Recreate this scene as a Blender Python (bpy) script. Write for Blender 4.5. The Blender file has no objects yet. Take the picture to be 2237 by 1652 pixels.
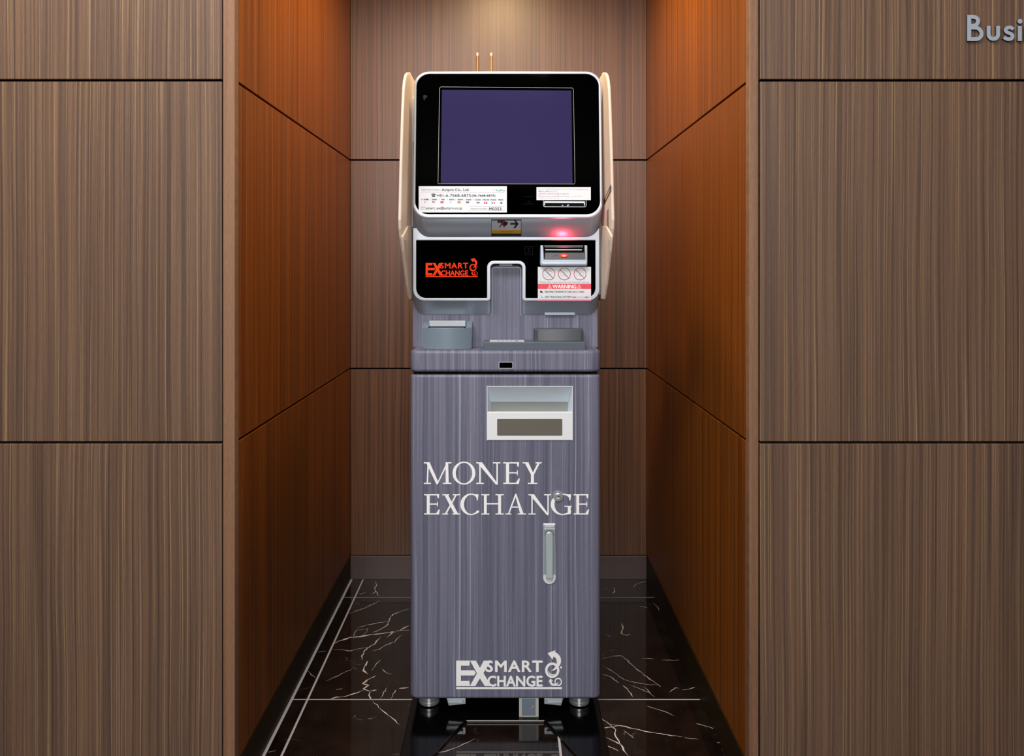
import bpy, bmesh, math, random
from mathutils import Vector, Matrix

random.seed(7)
SC = bpy.context.scene
COL = SC.collection

# ---------------------------------------------------------------- camera
F, CX, CY, ZC = 1740.0, 1108.0, 586.0, 1.05      # focal length in pixels, vanishing point, eye height
IW, IH = 2237.0, 1652.0
cam_d = bpy.data.cameras.new('camera')
cam = bpy.data.objects.new('camera', cam_d)
COL.objects.link(cam)
cam.location = (0, 0, ZC)
cam.rotation_euler = (math.pi / 2, 0, 0)
cam_d.sensor_width = 36.0
cam_d.lens = 36.0 * F / IW
cam_d.shift_x = (IW / 2 - CX) / IW
cam_d.shift_y = -(IH / 2 - CY) / IW
cam_d.clip_start = 0.02
SC.camera = cam

# ---------------------------------------------------------------- colour management, world, lights
vs = SC.view_settings
vs.view_transform = 'Standard'
vs.look = 'None'
vs.gamma = 1.0
vs.exposure = -0.15
vs.use_curve_mapping = False

def lin(c):
    def f(v):
        v = v / 255.0
        return v / 12.92 if v <= 0.04045 else ((v + 0.055) / 1.055) ** 2.4
    return (f(c[0]), f(c[1]), f(c[2]), 1.0)

world = bpy.data.worlds.new('world')
SC.world = world
world.use_nodes = True
bg = world.node_tree.nodes['Background']
bg.inputs[0].default_value = (0.92, 0.95, 1.0, 1)
bg.inputs[1].default_value = 0.10

def lamp(name, kind, loc, target, energy, color, size=0.1, size_y=None):
    d = bpy.data.lights.new(name, kind)
    d.energy = energy
    d.color = color
    if kind == 'AREA':
        d.size = size
        if size_y:
            d.shape = 'RECTANGLE'
            d.size_y = size_y
    else:
        d.shadow_soft_size = size
    o = bpy.data.objects.new(name, d)
    COL.objects.link(o)
    o.location = loc
    if target is not None:
        o.rotation_euler = (Vector(target) - Vector(loc)).to_track_quat('-Z', 'Y').to_euler()
    return o

lamp('lobby_ceiling_light', 'AREA', (-0.55, 0.58, 2.62), (-0.35, 1.3, 0.0), 56, (1.0, 0.95, 0.90), 1.7, 0.55)
lamp('front_fill_light', 'AREA', (-0.15, -2.1, 1.95), (0.0, 1.85, 0.85), 76, (1.0, 0.97, 0.95), 1.4, 0.7)  # added fill behind the camera to brighten the machine front
dl = lamp('alcove_downlight', 'SPOT', (-0.026, 2.02, 2.20), (-0.026, 2.08, 0.0), 60, (1.0, 0.68, 0.34), 0.04)
dl.data.spot_size = math.radians(165)
dl.data.spot_blend = 0.8

# ---------------------------------------------------------------- material helpers
MATS = {}

def new_mat(name):
    m = bpy.data.materials.new(name)
    m.use_nodes = True
    return m, m.node_tree, m.node_tree.nodes['Principled BSDF']

def plain(name, rgb, rough=0.5, metal=0.0, spec=0.5, emit=None, estr=0.0, noise=0.0, coat=0.0):
    if name in MATS:
        return MATS[name]
    m, nt, p = new_mat(name)
    c = lin(rgb)
    p.inputs['Base Color'].default_value = c
    p.inputs['Roughness'].default_value = rough
    p.inputs['Metallic'].default_value = metal
    p.inputs['Specular IOR Level'].default_value = spec
    p.inputs['Coat Weight'].default_value = coat
    p.inputs['Coat Roughness'].default_value = 0.05
    if emit:
        p.inputs['Emission Color'].default_value = lin(emit)
        p.inputs['Emission Strength'].default_value = estr
    if noise:
        tc = nt.nodes.new('ShaderNodeTexCoord')
        n = nt.nodes.new('ShaderNodeTexNoise')
        n.inputs['Scale'].default_value = 60
        n.inputs['Detail'].default_value = 4
        mr = nt.nodes.new('ShaderNodeMapRange')
        mr.inputs['To Min'].default_value = max(0.0, rough - noise)
        mr.inputs['To Max'].default_value = min(1.0, rough + noise)
        nt.links.new(tc.outputs['Object'], n.inputs['Vector'])
        nt.links.new(n.outputs['Fac'], mr.inputs['Value'])
        nt.links.new(mr.outputs['Result'], p.inputs['Roughness'])
    MATS[name] = m
    return m

def math_node(nt, op, a, b=None):
    n = nt.nodes.new('ShaderNodeMath')
    n.operation = op
    for i, v in enumerate((a, b)):
        if v is None:
            continue
        if isinstance(v, (int, float)):
            n.inputs[i].default_value = v
        else:
            nt.links.new(v, n.inputs[i])
    return n.outputs[0]

def wood(name, axis, dark, base, light, rough=0.45, spec=0.35, k=1.0, line=0.6, micro=0.16, band=(0.36, 0.62), linew=(0.60, 0.70)):
    """veneer with a straight vertical grain; axis = horizontal axis of the board"""
    m, nt, p = new_mat(name)
    tc = nt.nodes.new('ShaderNodeTexCoord')
    sp = nt.nodes.new('ShaderNodeSeparateXYZ')
    nt.links.new(tc.outputs['Object'], sp.inputs[0])
    h0 = sp.outputs[axis]
    z = sp.outputs['Z']
    oi = nt.nodes.new('ShaderNodeObjectInfo')
    off = math_node(nt, 'MULTIPLY', oi.outputs['Random'], 37.0)

    def noise(sx, sz, hh, detail=2.0, rgh=0.5, extra=0.0):
        cb = nt.nodes.new('ShaderNodeCombineXYZ')
        nt.links.new(math_node(nt, 'MULTIPLY', hh, sx), cb.inputs[0])
        nt.links.new(math_node(nt, 'ADD', off, extra), cb.inputs[1])
        nt.links.new(math_node(nt, 'MULTIPLY', z, sz), cb.inputs[2])
        n = nt.nodes.new('ShaderNodeTexNoise')
        n.inputs['Scale'].default_value = 1.0
        n.inputs['Detail'].default_value = detail
        n.inputs['Roughness'].default_value = rgh
        nt.links.new(cb.outputs[0], n.inputs['Vector'])
        return n.outputs['Fac']

    wob = math_node(nt, 'MULTIPLY', math_node(nt, 'SUBTRACT', noise(5, 2.2, h0, 1.0), 0.5), 0.009)
    h = math_node(nt, 'ADD', h0, wob)
    wide = noise(70 * k, 0.7, h, 3.0, 0.62)
    fine = noise(150 * k, 0.9, h, 2.0, 0.5, 5.3)
    mic = noise(900 * k, 60, h, 2.0, 0.6, 9.1)
    r1 = nt.nodes.new('ShaderNodeValToRGB')
    r1.color_ramp.elements[0].position = band[0]
    r1.color_ramp.elements[0].color = lin(dark)
    r1.color_ramp.elements[1].position = band[1]
    r1.color_ramp.elements[1].color = lin(base)
    nt.links.new(wide, r1.inputs[0])
    r2 = nt.nodes.new('ShaderNodeValToRGB')
    r2.color_ramp.elements[0].position = linew[0]
    r2.color_ramp.elements[0].color = (0, 0, 0, 1)
    r2.color_ramp.elements[1].position = linew[1]
    r2.color_ramp.elements[1].color = (line, line, line, 1)
    nt.links.new(fine, r2.inputs[0])
    mx = nt.nodes.new('ShaderNodeMix')
    mx.data_type = 'RGBA'
    nt.links.new(r2.outputs[0], mx.inputs['Factor'])
    nt.links.new(r1.outputs[0], mx.inputs['A'])
    mx.inputs['B'].default_value = lin(light)
    mr = nt.nodes.new('ShaderNodeMapRange')
    mr.inputs['From Min'].default_value = 0.25
    mr.inputs['From Max'].default_value = 0.75
    mr.inputs['To Min'].default_value = 1.0 - micro
    mr.inputs['To Max'].default_value = 1.0 + micro
    nt.links.new(mic, mr.inputs['Value'])
    vm = nt.nodes.new('ShaderNodeVectorMath')
    vm.operation = 'SCALE'
    nt.links.new(mx.outputs['Result'], vm.inputs[0])
    nt.links.new(mr.outputs['Result'], vm.inputs['Scale'])
    nt.links.new(vm.outputs[0], p.inputs['Base Color'])
    p.inputs['Roughness'].default_value = rough
    p.inputs['Specular IOR Level'].default_value = spec
    bp = nt.nodes.new('ShaderNodeBump')
    bp.inputs['Strength'].default_value = 0.06
    bp.inputs['Distance'].default_value = 0.001
    nt.links.new(mic, bp.inputs['Height'])
    nt.links.new(bp.outputs[0], p.inputs['Normal'])
    MATS[name] = m
    return m

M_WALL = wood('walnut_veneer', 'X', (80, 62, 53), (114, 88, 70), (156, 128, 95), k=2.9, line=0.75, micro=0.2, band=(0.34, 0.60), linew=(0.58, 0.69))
M_BACK = wood('walnut_veneer_shaded', 'X', (71, 46, 31), (104, 70, 48), (136, 96, 66), k=2.0, line=0.45, rough=0.36, spec=0.5)  # darker copy of the walnut, weaker front light put into its colour
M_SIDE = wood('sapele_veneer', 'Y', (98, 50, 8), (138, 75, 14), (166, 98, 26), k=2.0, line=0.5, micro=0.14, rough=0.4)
M_POST = wood('walnut_lipping', 'X', (118, 86, 64), (136, 102, 78), (148, 114, 88), k=0.8, line=0.3)
M_POST_IN = plain('lipping_inner', (120, 58, 24), 0.5)
M_LAM = wood('grey_violet_laminate', 'X', (91, 93, 113), (119, 120, 140), (174, 177, 195), k=1.6, line=0.5, rough=0.42, micro=0.14)
M_GAP = plain('shadow_gap_black', (16, 12, 10), 0.8, spec=0.1)
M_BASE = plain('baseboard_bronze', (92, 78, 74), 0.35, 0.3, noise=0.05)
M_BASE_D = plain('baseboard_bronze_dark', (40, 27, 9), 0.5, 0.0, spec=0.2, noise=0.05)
M_CEIL = plain('ceiling_paint', (200, 195, 188), 0.8)
M_SILVER = plain('silver_paint', (188, 194, 204), 0.32, 0.35, noise=0.03)
M_SILVER_D = plain('silver_paint_satin', (164, 174, 188), 0.36, 0.55, noise=0.03)
M_BLACK = plain('black_glass', (0, 0, 0), 0.05, spec=0.03)
M_SCREEN = plain('lcd_purple', (4, 3, 8), 0.15, spec=0.06, emit=(62, 52, 100), estr=0.9)
M_CREAM = plain('white_plastic', (250, 243, 232), 0.4, spec=0.4, noise=0.05)
M_CREAM_D = plain('white_plastic_shaded', (196, 190, 188), 0.5)  # darker copy of the white plastic, recess shade put into the colour
M_WHITE = plain('white_print', (252, 253, 255), 0.5)
M_PAPER = plain('white_sticker', (218, 221, 227), 0.4, noise=0.05)
M_GREY = plain('blue_grey_plastic', (118, 134, 148), 0.35, noise=0.04)
M_GREY_L = plain('light_grey_plastic', (190, 200, 208), 0.35, noise=0.04)
M_GREY_D = plain('charcoal_plastic', (58, 64, 72), 0.35, noise=0.04)
M_GREY_M = plain('dark_slate_plastic', (84, 94, 106), 0.35, noise=0.04)
M_READER = plain('reader_black_grey', (70, 76, 84), 0.4, noise=0.04)
M_CHROME = plain('chrome', (215, 220, 224), 0.3, 0.75, noise=0.05)
M_STEEL = plain('brushed_steel', (176, 184, 190), 0.36, 0.6, noise=0.06)
M_RECESS = plain('handle_recess_grey', (150, 160, 165), 0.4, 0.3)
M_TRAY = plain('white_tray_plastic', (232, 236, 240), 0.4, noise=0.04)
M_TRAYIN = plain('tray_inner_grey', (222, 234, 244), 0.45)
M_TRAYBK = plain('tray_back_shaded', (140, 144, 140), 0.5)  # shadow in the tray pocket put into a darker colour
M_WINDOW = plain('smoked_window', (132, 128, 118), 0.22, 0.4, noise=0.06)
M_PLATE = plain('black_powder_coat', (4, 4, 5), 0.12, spec=0.4, noise=0.03)
M_INK = plain('black_ink', (24, 24, 28), 0.5)
M_INK_G = plain('grey_ink', (120, 124, 130), 0.5)
M_INK_F = plain('faint_ink', (206, 212, 220), 0.5)
M_RED = plain('red_ink', (168, 44, 58), 0.5)
M_REDB = plain('red_band', (226, 70, 88), 0.45)
M_PINK = plain('pink_band', (228, 130, 160), 0.45)
M_GREEN = plain('green_ink', (70, 160, 140), 0.5)
M_BLUEB = plain('pale_blue_band', (178, 196, 218), 0.5)
M_YELLOW = plain('yellow_band', (214, 160, 20), 0.5)
M_NAVY = plain('navy_ink', (40, 40, 90), 0.5)
M_FLAG_R = plain('flag_red', (196, 30, 60), 0.5)
M_FLAG_G = plain('flag_green', (20, 110, 90), 0.5)
M_FLAG_Y = plain('flag_yellow', (226, 160, 50), 0.5)
M_ETCH = plain('etched_icon', (19, 19, 24), 0.5, spec=0.1)
M_LOGO = plain('backlit_red', (20, 2, 0), 0.4, spec=0.05, emit=(255, 66, 22), estr=0.95)
M_LED = plain('red_led', (80, 4, 4), 0.2, emit=(255, 40, 24), estr=3.0)
M_LEDC = plain('red_led_core', (90, 30, 4), 0.2, emit=(255, 150, 70), estr=3.0)
M_LEDW = plain('slot_lamp', (120, 124, 134), 0.3, emit=(170, 176, 188), estr=0.25)
M_BRASS = plain('brass', (216, 164, 88), 0.35, 0.45)
M_TIP = plain('pale_cap', (232, 222, 206), 0.35)
M_SIGN = plain('painted_metal_letter', (164, 174, 188), 0.45, 0.1)
M_SIGN_S = plain('sign_letter_side_shaded', (70, 72, 78), 0.5, 0.2)  # letter sides darkened in colour to suggest shadow
M_GROUT = plain('grey_grout', (200, 192, 190), 0.6)

def translucent(m, amt):
    nt = m.node_tree
    p = nt.nodes['Principled BSDF']
    t = nt.nodes.new('ShaderNodeBsdfTranslucent')
    t.inputs['Color'].default_value = p.inputs['Base Color'].default_value
    mx = nt.nodes.new('ShaderNodeMixShader')
    mx.inputs[0].default_value = amt
    nt.links.new(p.outputs[0], mx.inputs[1]); nt.links.new(t.outputs[0], mx.inputs[2])
    nt.links.new(mx.outputs[0], nt.nodes['Material Output'].inputs[0])
translucent(M_CREAM, 0.45)
M_PAPER_T = plain('thin_white_paper', (252, 252, 252), 0.5)
translucent(M_PAPER_T, 0.75)
M_TAN = plain('tan_print', (196, 160, 110), 0.5)

def marble():
    m, nt, p = new_mat('dark_marble')
    tc = nt.nodes.new('ShaderNodeTexCoord')
    def ridge(scale, width, dist, seed):
        mp = nt.nodes.new('ShaderNodeMapping')
        mp.inputs['Location'].default_value = (seed, seed * 1.7, 0)
        mp.inputs['Rotation'].default_value = (0, 0, 0.5)
        nt.links.new(tc.outputs['Object'], mp.inputs[0])
        n = nt.nodes.new('ShaderNodeTexNoise')
        n.inputs['Scale'].default_value = scale
        n.inputs['Detail'].default_value = 6
        n.inputs['Roughness'].default_value = 0.6
        n.inputs['Distortion'].default_value = dist
        nt.links.new(mp.outputs[0], n.inputs['Vector'])
        a = math_node(nt, 'ABSOLUTE', math_node(nt, 'SUBTRACT', n.outputs['Fac'], 0.5))
        mr = nt.nodes.new('ShaderNodeMapRange')
        mr.inputs['From Min'].default_value = 0.0
        mr.inputs['From Max'].default_value = width
        mr.inputs['To Min'].default_value = 1.0
        mr.inputs['To Max'].default_value = 0.0
        nt.links.new(a, mr.inputs['Value'])
        return mr.outputs['Result']
    v1 = ridge(4.0, 0.004, 1.5, 3.1)
    msk = nt.nodes.new('ShaderNodeTexNoise')
    msk.inputs['Scale'].default_value = 9
    nt.links.new(tc.outputs['Object'], msk.inputs['Vector'])
    mm = nt.nodes.new('ShaderNodeMapRange')
    mm.inputs['From Min'].default_value = 0.56
    mm.inputs['From Max'].default_value = 0.66
    nt.links.new(msk.outputs['Fac'], mm.inputs['Value'])
    vv = math_node(nt, 'MULTIPLY', v1, mm.outputs['Result'])
    vo = nt.nodes.new('ShaderNodeTexVoronoi')
    vo.inputs['Scale'].default_value = 42
    nt.links.new(tc.outputs['Object'], vo.inputs['Vector'])
    sp = math_node(nt, 'LESS_THAN', vo.outputs['Distance'], 0.045)
    fac = math_node(nt, 'MULTIPLY', math_node(nt, 'MAXIMUM', vv, math_node(nt, 'MULTIPLY', sp, 0.35)), 0.55)
    mx = nt.nodes.new('ShaderNodeMix')
    mx.data_type = 'RGBA'
    cl = nt.nodes.new('ShaderNodeTexNoise')
    cl.inputs['Scale'].default_value = 14
    cl.inputs['Detail'].default_value = 5
    nt.links.new(tc.outputs['Object'], cl.inputs['Vector'])
    cr = nt.nodes.new('ShaderNodeValToRGB')
    cr.color_ramp.elements[0].position = 0.35
    cr.color_ramp.elements[0].color = lin((18, 12, 10))
    cr.color_ramp.elements[1].position = 0.7
    cr.color_ramp.elements[1].color = lin((36, 26, 21))
    nt.links.new(cl.outputs['Fac'], cr.inputs[0])
    nt.links.new(cr.outputs[0], mx.inputs['A'])
    mx.inputs['B'].default_value = lin((170, 150, 138))
    nt.links.new(fac, mx.inputs['Factor'])
    nt.links.new(mx.outputs['Result'], p.inputs['Base Color'])
    p.inputs['Roughness'].default_value = 0.05
    p.inputs['Specular IOR Level'].default_value = 0.75
    return m
M_MARBLE = marble()
M_VEIN = plain('marble_vein', (232, 214, 200), 0.08, spec=0.6)

# ---------------------------------------------------------------- geometry helpers
def W(px, py, y):
    """the point at depth y that stands at this place of the photograph"""
    return Vector(((px - CX) * y / F, y, ZC - (py - CY) * y / F))

class Plane:
    """a face of the machine: o a point on it, tilt > 0 leans back; frame u right, v up, n out"""
    def __init__(self, o, tilt=0.0):
        self.o = Vector(o)
        s, c = math.sin(tilt), math.cos(tilt)
        self.u = Vector((1, 0, 0))
        self.v = Vector((0, s, c))
        self.n = Vector((0, -c, s))
    def p(self, px, py):
        d = Vector(((px - CX) / F, 1.0, -(py - CY) / F))
        c = Vector((0, 0, ZC))
        t = (self.o - c).dot(self.n) / d.dot(self.n)
        q = c + d * t - self.o
        return (q.dot(self.u), q.dot(self.v))
    def pts(self, lst):
        return [self.p(*q) for q in lst]
    def __call__(self, a, b, h):
        return self.o + self.u * a + self.v * b + self.n * h

class Floor:
    """the floor seen as a plane: local a = x, b = y, h = z"""
    def p(self, px, py):
        y = ZC * F / (py - CY)
        return ((px - CX) * y / F, y)
    def pts(self, lst):
        return [self.p(*q) for q in lst]
    def __call__(self, a, b, h):
        return Vector((a, b, h))
FLOOR = Floor()
SIDE = lambda a, b, h: Vector((h, a, b))          # a = depth, b = height, h = x

class MB:
    def __init__(self):
        self.v, self.f, self.m, self.s = [], [], [], []
    def add(self, verts, faces, mi=0, smooth=False):
        k = len(self.v)
        self.v += [Vector(x) for x in verts]
        for f in faces:
            self.f.append([i + k for i in f])
            self.m.append(mi)
            self.s.append(smooth)
        return self
    def box(self, x0, x1, y0, y1, z0, z1, mi=0):
        vs_ = [(x, y, z) for z in (z0, z1) for y in (y0, y1) for x in (x0, x1)]
        return self.add(vs_, [(0, 2, 3, 1), (4, 5, 7, 6), (0, 1, 5, 4), (2, 6, 7, 3), (0, 4, 6, 2), (1, 3, 7, 5)], mi)
    def prism(self, P, poly, h0, h1, mi=0, smi=None):
        n = len(poly)
        vs_ = [P(a, b, h0) for a, b in poly] + [P(a, b, h1) for a, b in poly]
        self.add(vs_, [list(range(n))[::-1], list(range(n, 2 * n))], mi)
        k = len(self.v) - 2 * n
        for i in range(n):
            j = (i + 1) % n
            self.f.append([k + i, k + j, k + n + j, k + n + i])
            self.m.append(mi if smi is None else smi)
            self.s.append(False)
        return self
    def flat(self, P, poly, h, mi=0):
        return self.add([P(a, b, h) for a, b in poly], [list(range(len(poly)))], mi)
    def strip(self, P, A, B, h, mi=0, closed=False, h0=None):
        """ribbon between two polylines (a thin slab when h0 is given)"""
        n = len(A)
        r = range(n if closed else n - 1)
        if h0 is None:
            vs_ = [P(a, b, h) for a, b in A] + [P(a, b, h) for a, b in B]
            return self.add(vs_, [(i, (i + 1) % n, n + (i + 1) % n, n + i) for i in r], mi)
        vs_ = [P(a, b, h) for a, b in A] + [P(a, b, h) for a, b in B]
        vs_ += [P(a, b, h0) for a, b in A] + [P(a, b, h0) for a, b in B]
        fs = []
        for i in r:
            j = (i + 1) % n
            fs += [(i, j, n + j, n + i), (2 * n + j, 2 * n + i, 3 * n + i, 3 * n + j), (i, 2 * n + i, 2 * n + j, j), (n + j, 3 * n + j, 3 * n + i, n + i)]
        if not closed:
            fs += [(0, n, 3 * n, 2 * n), (n - 1, 3 * n - 1, 4 * n - 1, 2 * n - 1)]
        return self.add(vs_, fs, mi)
    def stroke(self, P, pts, w, h, mi=0, closed=False, h0=None):
        A, B = [], []
        n = len(pts)
        for i, (x, y) in enumerate(pts):
            if closed:
                p0, p1 = pts[i - 1], pts[(i + 1) % n]
            else:
                p0, p1 = pts[max(0, i - 1)], pts[min(n - 1, i + 1)]
            dx, dy = p1[0] - p0[0], p1[1] - p0[1]
            l = math.hypot(dx, dy) or 1.0
            ww = (w[i] if isinstance(w, (list, tuple)) else w) / 2
            A.append((x - dy / l * ww, y + dx / l * ww))
            B.append((x + dy / l * ww, y - dx / l * ww))
        return self.strip(P, A, B, h, mi, closed, h0)
    def loft(self, loops, mi=0, cap0=True, cap1=True, smooth=False):
        n = len(loops[0])
        k = len(self.v)
        for L in loops:
            self.v += [Vector(x) for x in L]
        for r in range(len(loops) - 1):
            for i in range(n):
                j = (i + 1) % n
                self.f.append([k + r * n + i, k + r * n + j, k + (r + 1) * n + j, k + (r + 1) * n + i])
                self.m.append(mi)
                self.s.append(smooth)
        if cap0:
            self.f.append([k + i for i in range(n)][::-1]); self.m.append(mi); self.s.append(False)
        if cap1:
            q = k + (len(loops) - 1) * n
            self.f.append([q + i for i in range(n)]); self.m.append(mi); self.s.append(False)
        return self
    def lathe(self, c, axis, prof, seg=40, mi=0):
        """profile of (radius, height) spun about an axis through c"""
        ax = Vector(axis).normalized()
        t = ax.orthogonal().normalized()
        b = ax.cross(t)
        loops = []
        for r, h in prof:
            loops.append([Vector(c) + ax * h + (t * math.cos(6.28318 * i / seg) + b * math.sin(6.28318 * i / seg)) * max(r, 1e-5) for i in range(seg)])
        return self.loft(loops, mi, smooth=True)
    def text(self, P, s, box, h, mi=0, bold=0.0, space=1.0):
        """lettering filling a box given in photograph pixels"""
        cu = bpy.data.curves.new('t', 'FONT')
        cu.body = s
        cu.size = 1.0
        cu.space_character = space
        cu.resolution_u = 3
        o = bpy.data.objects.new('t', cu)
        COL.objects.link(o)
        bpy.context.view_layer.update()
        me = bpy.data.meshes.new_from_object(o.evaluated_get(bpy.context.evaluated_depsgraph_get()))
        bpy.data.objects.remove(o)
        bpy.data.curves.remove(cu)
        if me.vertices:
            xs = [v.co.x for v in me.vertices]; ys = [v.co.y for v in me.vertices]
            x0, x1, y0, y1 = min(xs), max(xs), min(ys), max(ys)
            a0, b0 = P.p(box[0], box[3]); a1, b0b = P.p(box[2], box[3]); a0t, b1 = P.p(box[0], box[1])
            vs_ = []
            for v in me.vertices:
                s_ = (v.co.x - x0) / (x1 - x0 or 1); t_ = (v.co.y - y0) / (y1 - y0 or 1)
                vs_.append(P(a0 + (a1 - a0) * s_ + (a0t - a0) * t_, b0 + (b1 - b0) * t_ + (b0b - b0) * s_, h))
            fs = [list(q.vertices) for q in me.polygons]
            self.add(vs_, fs, mi)
            if bold:
                bw = bold * abs(b1 - b0)
                base = P(0, 0, 0)
                for k, (dx, dy) in enumerate(((bw, 0), (-bw, 0), (0, bw), (0, -bw), (bw * .7, bw * .7), (-bw * .7, bw * .7), (bw * .7, -bw * .7), (-bw * .7, -bw * .7))):
                    sh_ = P(dx, dy, 0.000012 * (k + 1)) - base
                    self.add([v + sh_ for v in vs_], fs, mi)
        bpy.data.meshes.remove(me)
        return self
    def build(self, name, mats, parent=None, bevel=0.0, seg=2, weld=True, smooth=False, angle=35, label=None):
        me = bpy.data.meshes.new(name)
        org = Vector((0, 0, 0))
        q = parent
        while q is not None:
            org += Vector(q.location); q = q.parent
        me.from_pydata([tuple(v - org) for v in self.v], [], self.f)
        mats = mats if isinstance(mats, (list, tuple)) else [mats]
        for m in mats:
            me.materials.append(m)
        for pl, mi, sm in zip(me.polygons, self.m, self.s):
            pl.material_index = mi
            pl.use_smooth = sm or smooth
        if weld:
            bm = bmesh.new(); bm.from_mesh(me)
            bmesh.ops.recalc_face_normals(bm, faces=bm.faces)
            bm.to_mesh(me); bm.free()
        if smooth or any(self.s):
            me.set_sharp_from_angle(angle=math.radians(40))
        o = bpy.data.objects.new(name, me)
        COL.objects.link(o)
        if parent is not None:
            o.parent = parent
        if bevel:
            b = o.modifiers.new('bevel', 'BEVEL')
            b.width = bevel; b.segments = seg; b.limit_method = 'ANGLE'; b.angle_limit = math.radians(angle)
            b.harden_normals = False
        if label:
            o['label'] = label
        return o

def bx(name, mats, parent, x0, x1, y0, y1, z0, z1, bevel=0.0, seg=2):
    return MB().box(x0, x1, y0, y1, z0, z1).build(name, mats, parent, bevel, seg)

def rrect(a0, b0, a1, b1, r, n=8):
    """rounded rectangle; r one radius or four (bottom-left, bottom-right, top-right, top-left)"""
    rs = r if isinstance(r, (list, tuple)) else [r] * 4
    out = []
    for (cx, cy, t0), rr in zip(((a0, b0, 180), (a1, b0, 270), (a1, b1, 0), (a0, b1, 90)), rs):
        ox = cx + (rr if cx == a0 else -rr); oy = cy + (rr if cy == b0 else -rr)
        if rr <= 0:
            out.append((cx, cy)); continue
        for i in range(n + 1):
            t = math.radians(t0 + 90 * i / n)
            out.append((ox + rr * math.cos(t), oy + rr * math.sin(t)))
    return out

def prr(P, px0, py0, px1, py1, r, n=8):
    a0, b0 = P.p(px0, py1); a1, b1 = P.p(px1, py0)
    return rrect(a0, b0, a1, b1, r, n)

def circ(c, r, n=32, t0=0, t1=360, ry=None):
    return [(c[0] + r * math.cos(math.radians(t0 + (t1 - t0) * i / n)), c[1] + (ry or r) * math.sin(math.radians(t0 + (t1 - t0) * i / n))) for i in range(n if t1 - t0 == 360 else n + 1)]

def struct(o):
    o['kind'] = 'structure'
    return o

def thing(name, loc, label, cat, group=None):
    o = bpy.data.objects.new(name, None)
    COL.objects.link(o)
    o.location = loc
    o.empty_display_size = 0.1
    o['label'] = label; o['category'] = cat
    if group:
        o['group'] = group
    return o

# ================================================================ the setting
YF, YB = 1.549, 2.6907                       # front wall face, alcove back wall face
XL, XR = -0.530, 0.4710                      # alcove side faces
Z1, Z2 = 0.7105, 1.4155                      # panel joints
GAP = 0.0048
ZT, ZTA = 2.70, 2.23                         # lobby ceiling, alcove ceiling
SK = 0.0785                                  # baseboard height

fl = MB()
fl.box(-2.6, 2.6, -2.6, YB + 0.02, -0.04, -0.0012, 1)
TX, TY, TP, G = -0.486, 1.9395, 0.6015, 0.0055
for i in range(-5, 7):
    for j in range(-8, 4):
        x0, x1 = TX + TP * i + G / 2, TX + TP * (i + 1) - G / 2
        y0, y1 = TY + TP * j + G / 2, TY + TP * (j + 1) - G / 2
        y1 = min(y1, YB - 0.003)
        if y0 > YF - 0.0:
            x0 = max(x0, XL + 0.009); x1 = min(x1, XR - 0.001)
        if x1 - x0 < 0.01 or y1 - y0 < 0.01:
            continue
        if y0 < YF < y1:                     # a tile running under the front wall: keep its alcove part apart
            fl.box(x0, x1, y0, YF - 0.002, -0.02, 0.0, 0)
            x0 = max(x0, XL + 0.009); x1 = min(x1, XR - 0.001); y0 = YF - 0.002
            if x1 - x0 < 0.01:
                continue
        fl.box(x0, x1, y0, y1, -0.02, 0.0, 0)
floor = struct(fl.build('floor', [M_MARBLE, M_GROUT], weld=False))

veins7 = [([(580,800),(640,770),(720,745),(800,738),(880,725),(960,715),(1040,705),(1110,690),(1170,690)],13),
 ([(770,672),(850,650),(930,635),(1015,622),(1020,600),(1045,570),(1100,550),(1170,523)],6), ([(1015,622),(1000,650),(960,680),(890,710)],6),
 ([(1170,652),(1110,685),(1040,710),(1000,745)],10), ([(800,920),(820,860),(850,825),(900,800),(920,770),(955,740)],8),
 ([(590,840),(650,838),(720,850),(790,830),(850,822)],4), ([(890,850),(940,835),(1000,800),(1060,780),(1080,750),(1115,725)],5),
 ([(705,565),(760,545),(830,520),(870,500),(910,485),(945,462)],5), ([(905,315),(920,345),(905,370),(915,395),(880,415)],5), ([(915,395),(940,430)],5),
 ([(785,412),(800,415),(840,398)],4), ([(855,925),(830,965),(820,1000),(855,1025)],10), ([(910,1040),(850,1070),(810,1100),(860,1110),(820,1140),(870,1160)],11),
 ([(870,1160),(860,1190),(875,1218)],11), ([(870,1155),(920,1148)],8), ([(550,1222),(600,1205),(680,1195),(750,1175),(820,1150)],9),
 ([(535,1080),(600,1050),(680,1010),(730,990)],4), ([(890,1230),(930,1275),(980,1320),(1040,1360),(1075,1400),(1100,1412)],5),
 ([(945,1218),(1000,1125)],4), ([(1030,1215),(1065,1145)],4), ([(1090,1135),(1165,1128)],7), ([(395,1000),(450,1055)],3), ([(960,985),(985,1010),(1040,1030)],3),
 ([(885,1000),(915,950),(955,915)],4), ([(740,760),(760,690),(855,680),(825,725)],3), ([(470,858),(535,850)],3), ([(605,1145),(660,1138)],4), ([(745,1350),(765,1345)],4), ([(90,1625),(150,1610)],3)]
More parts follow.
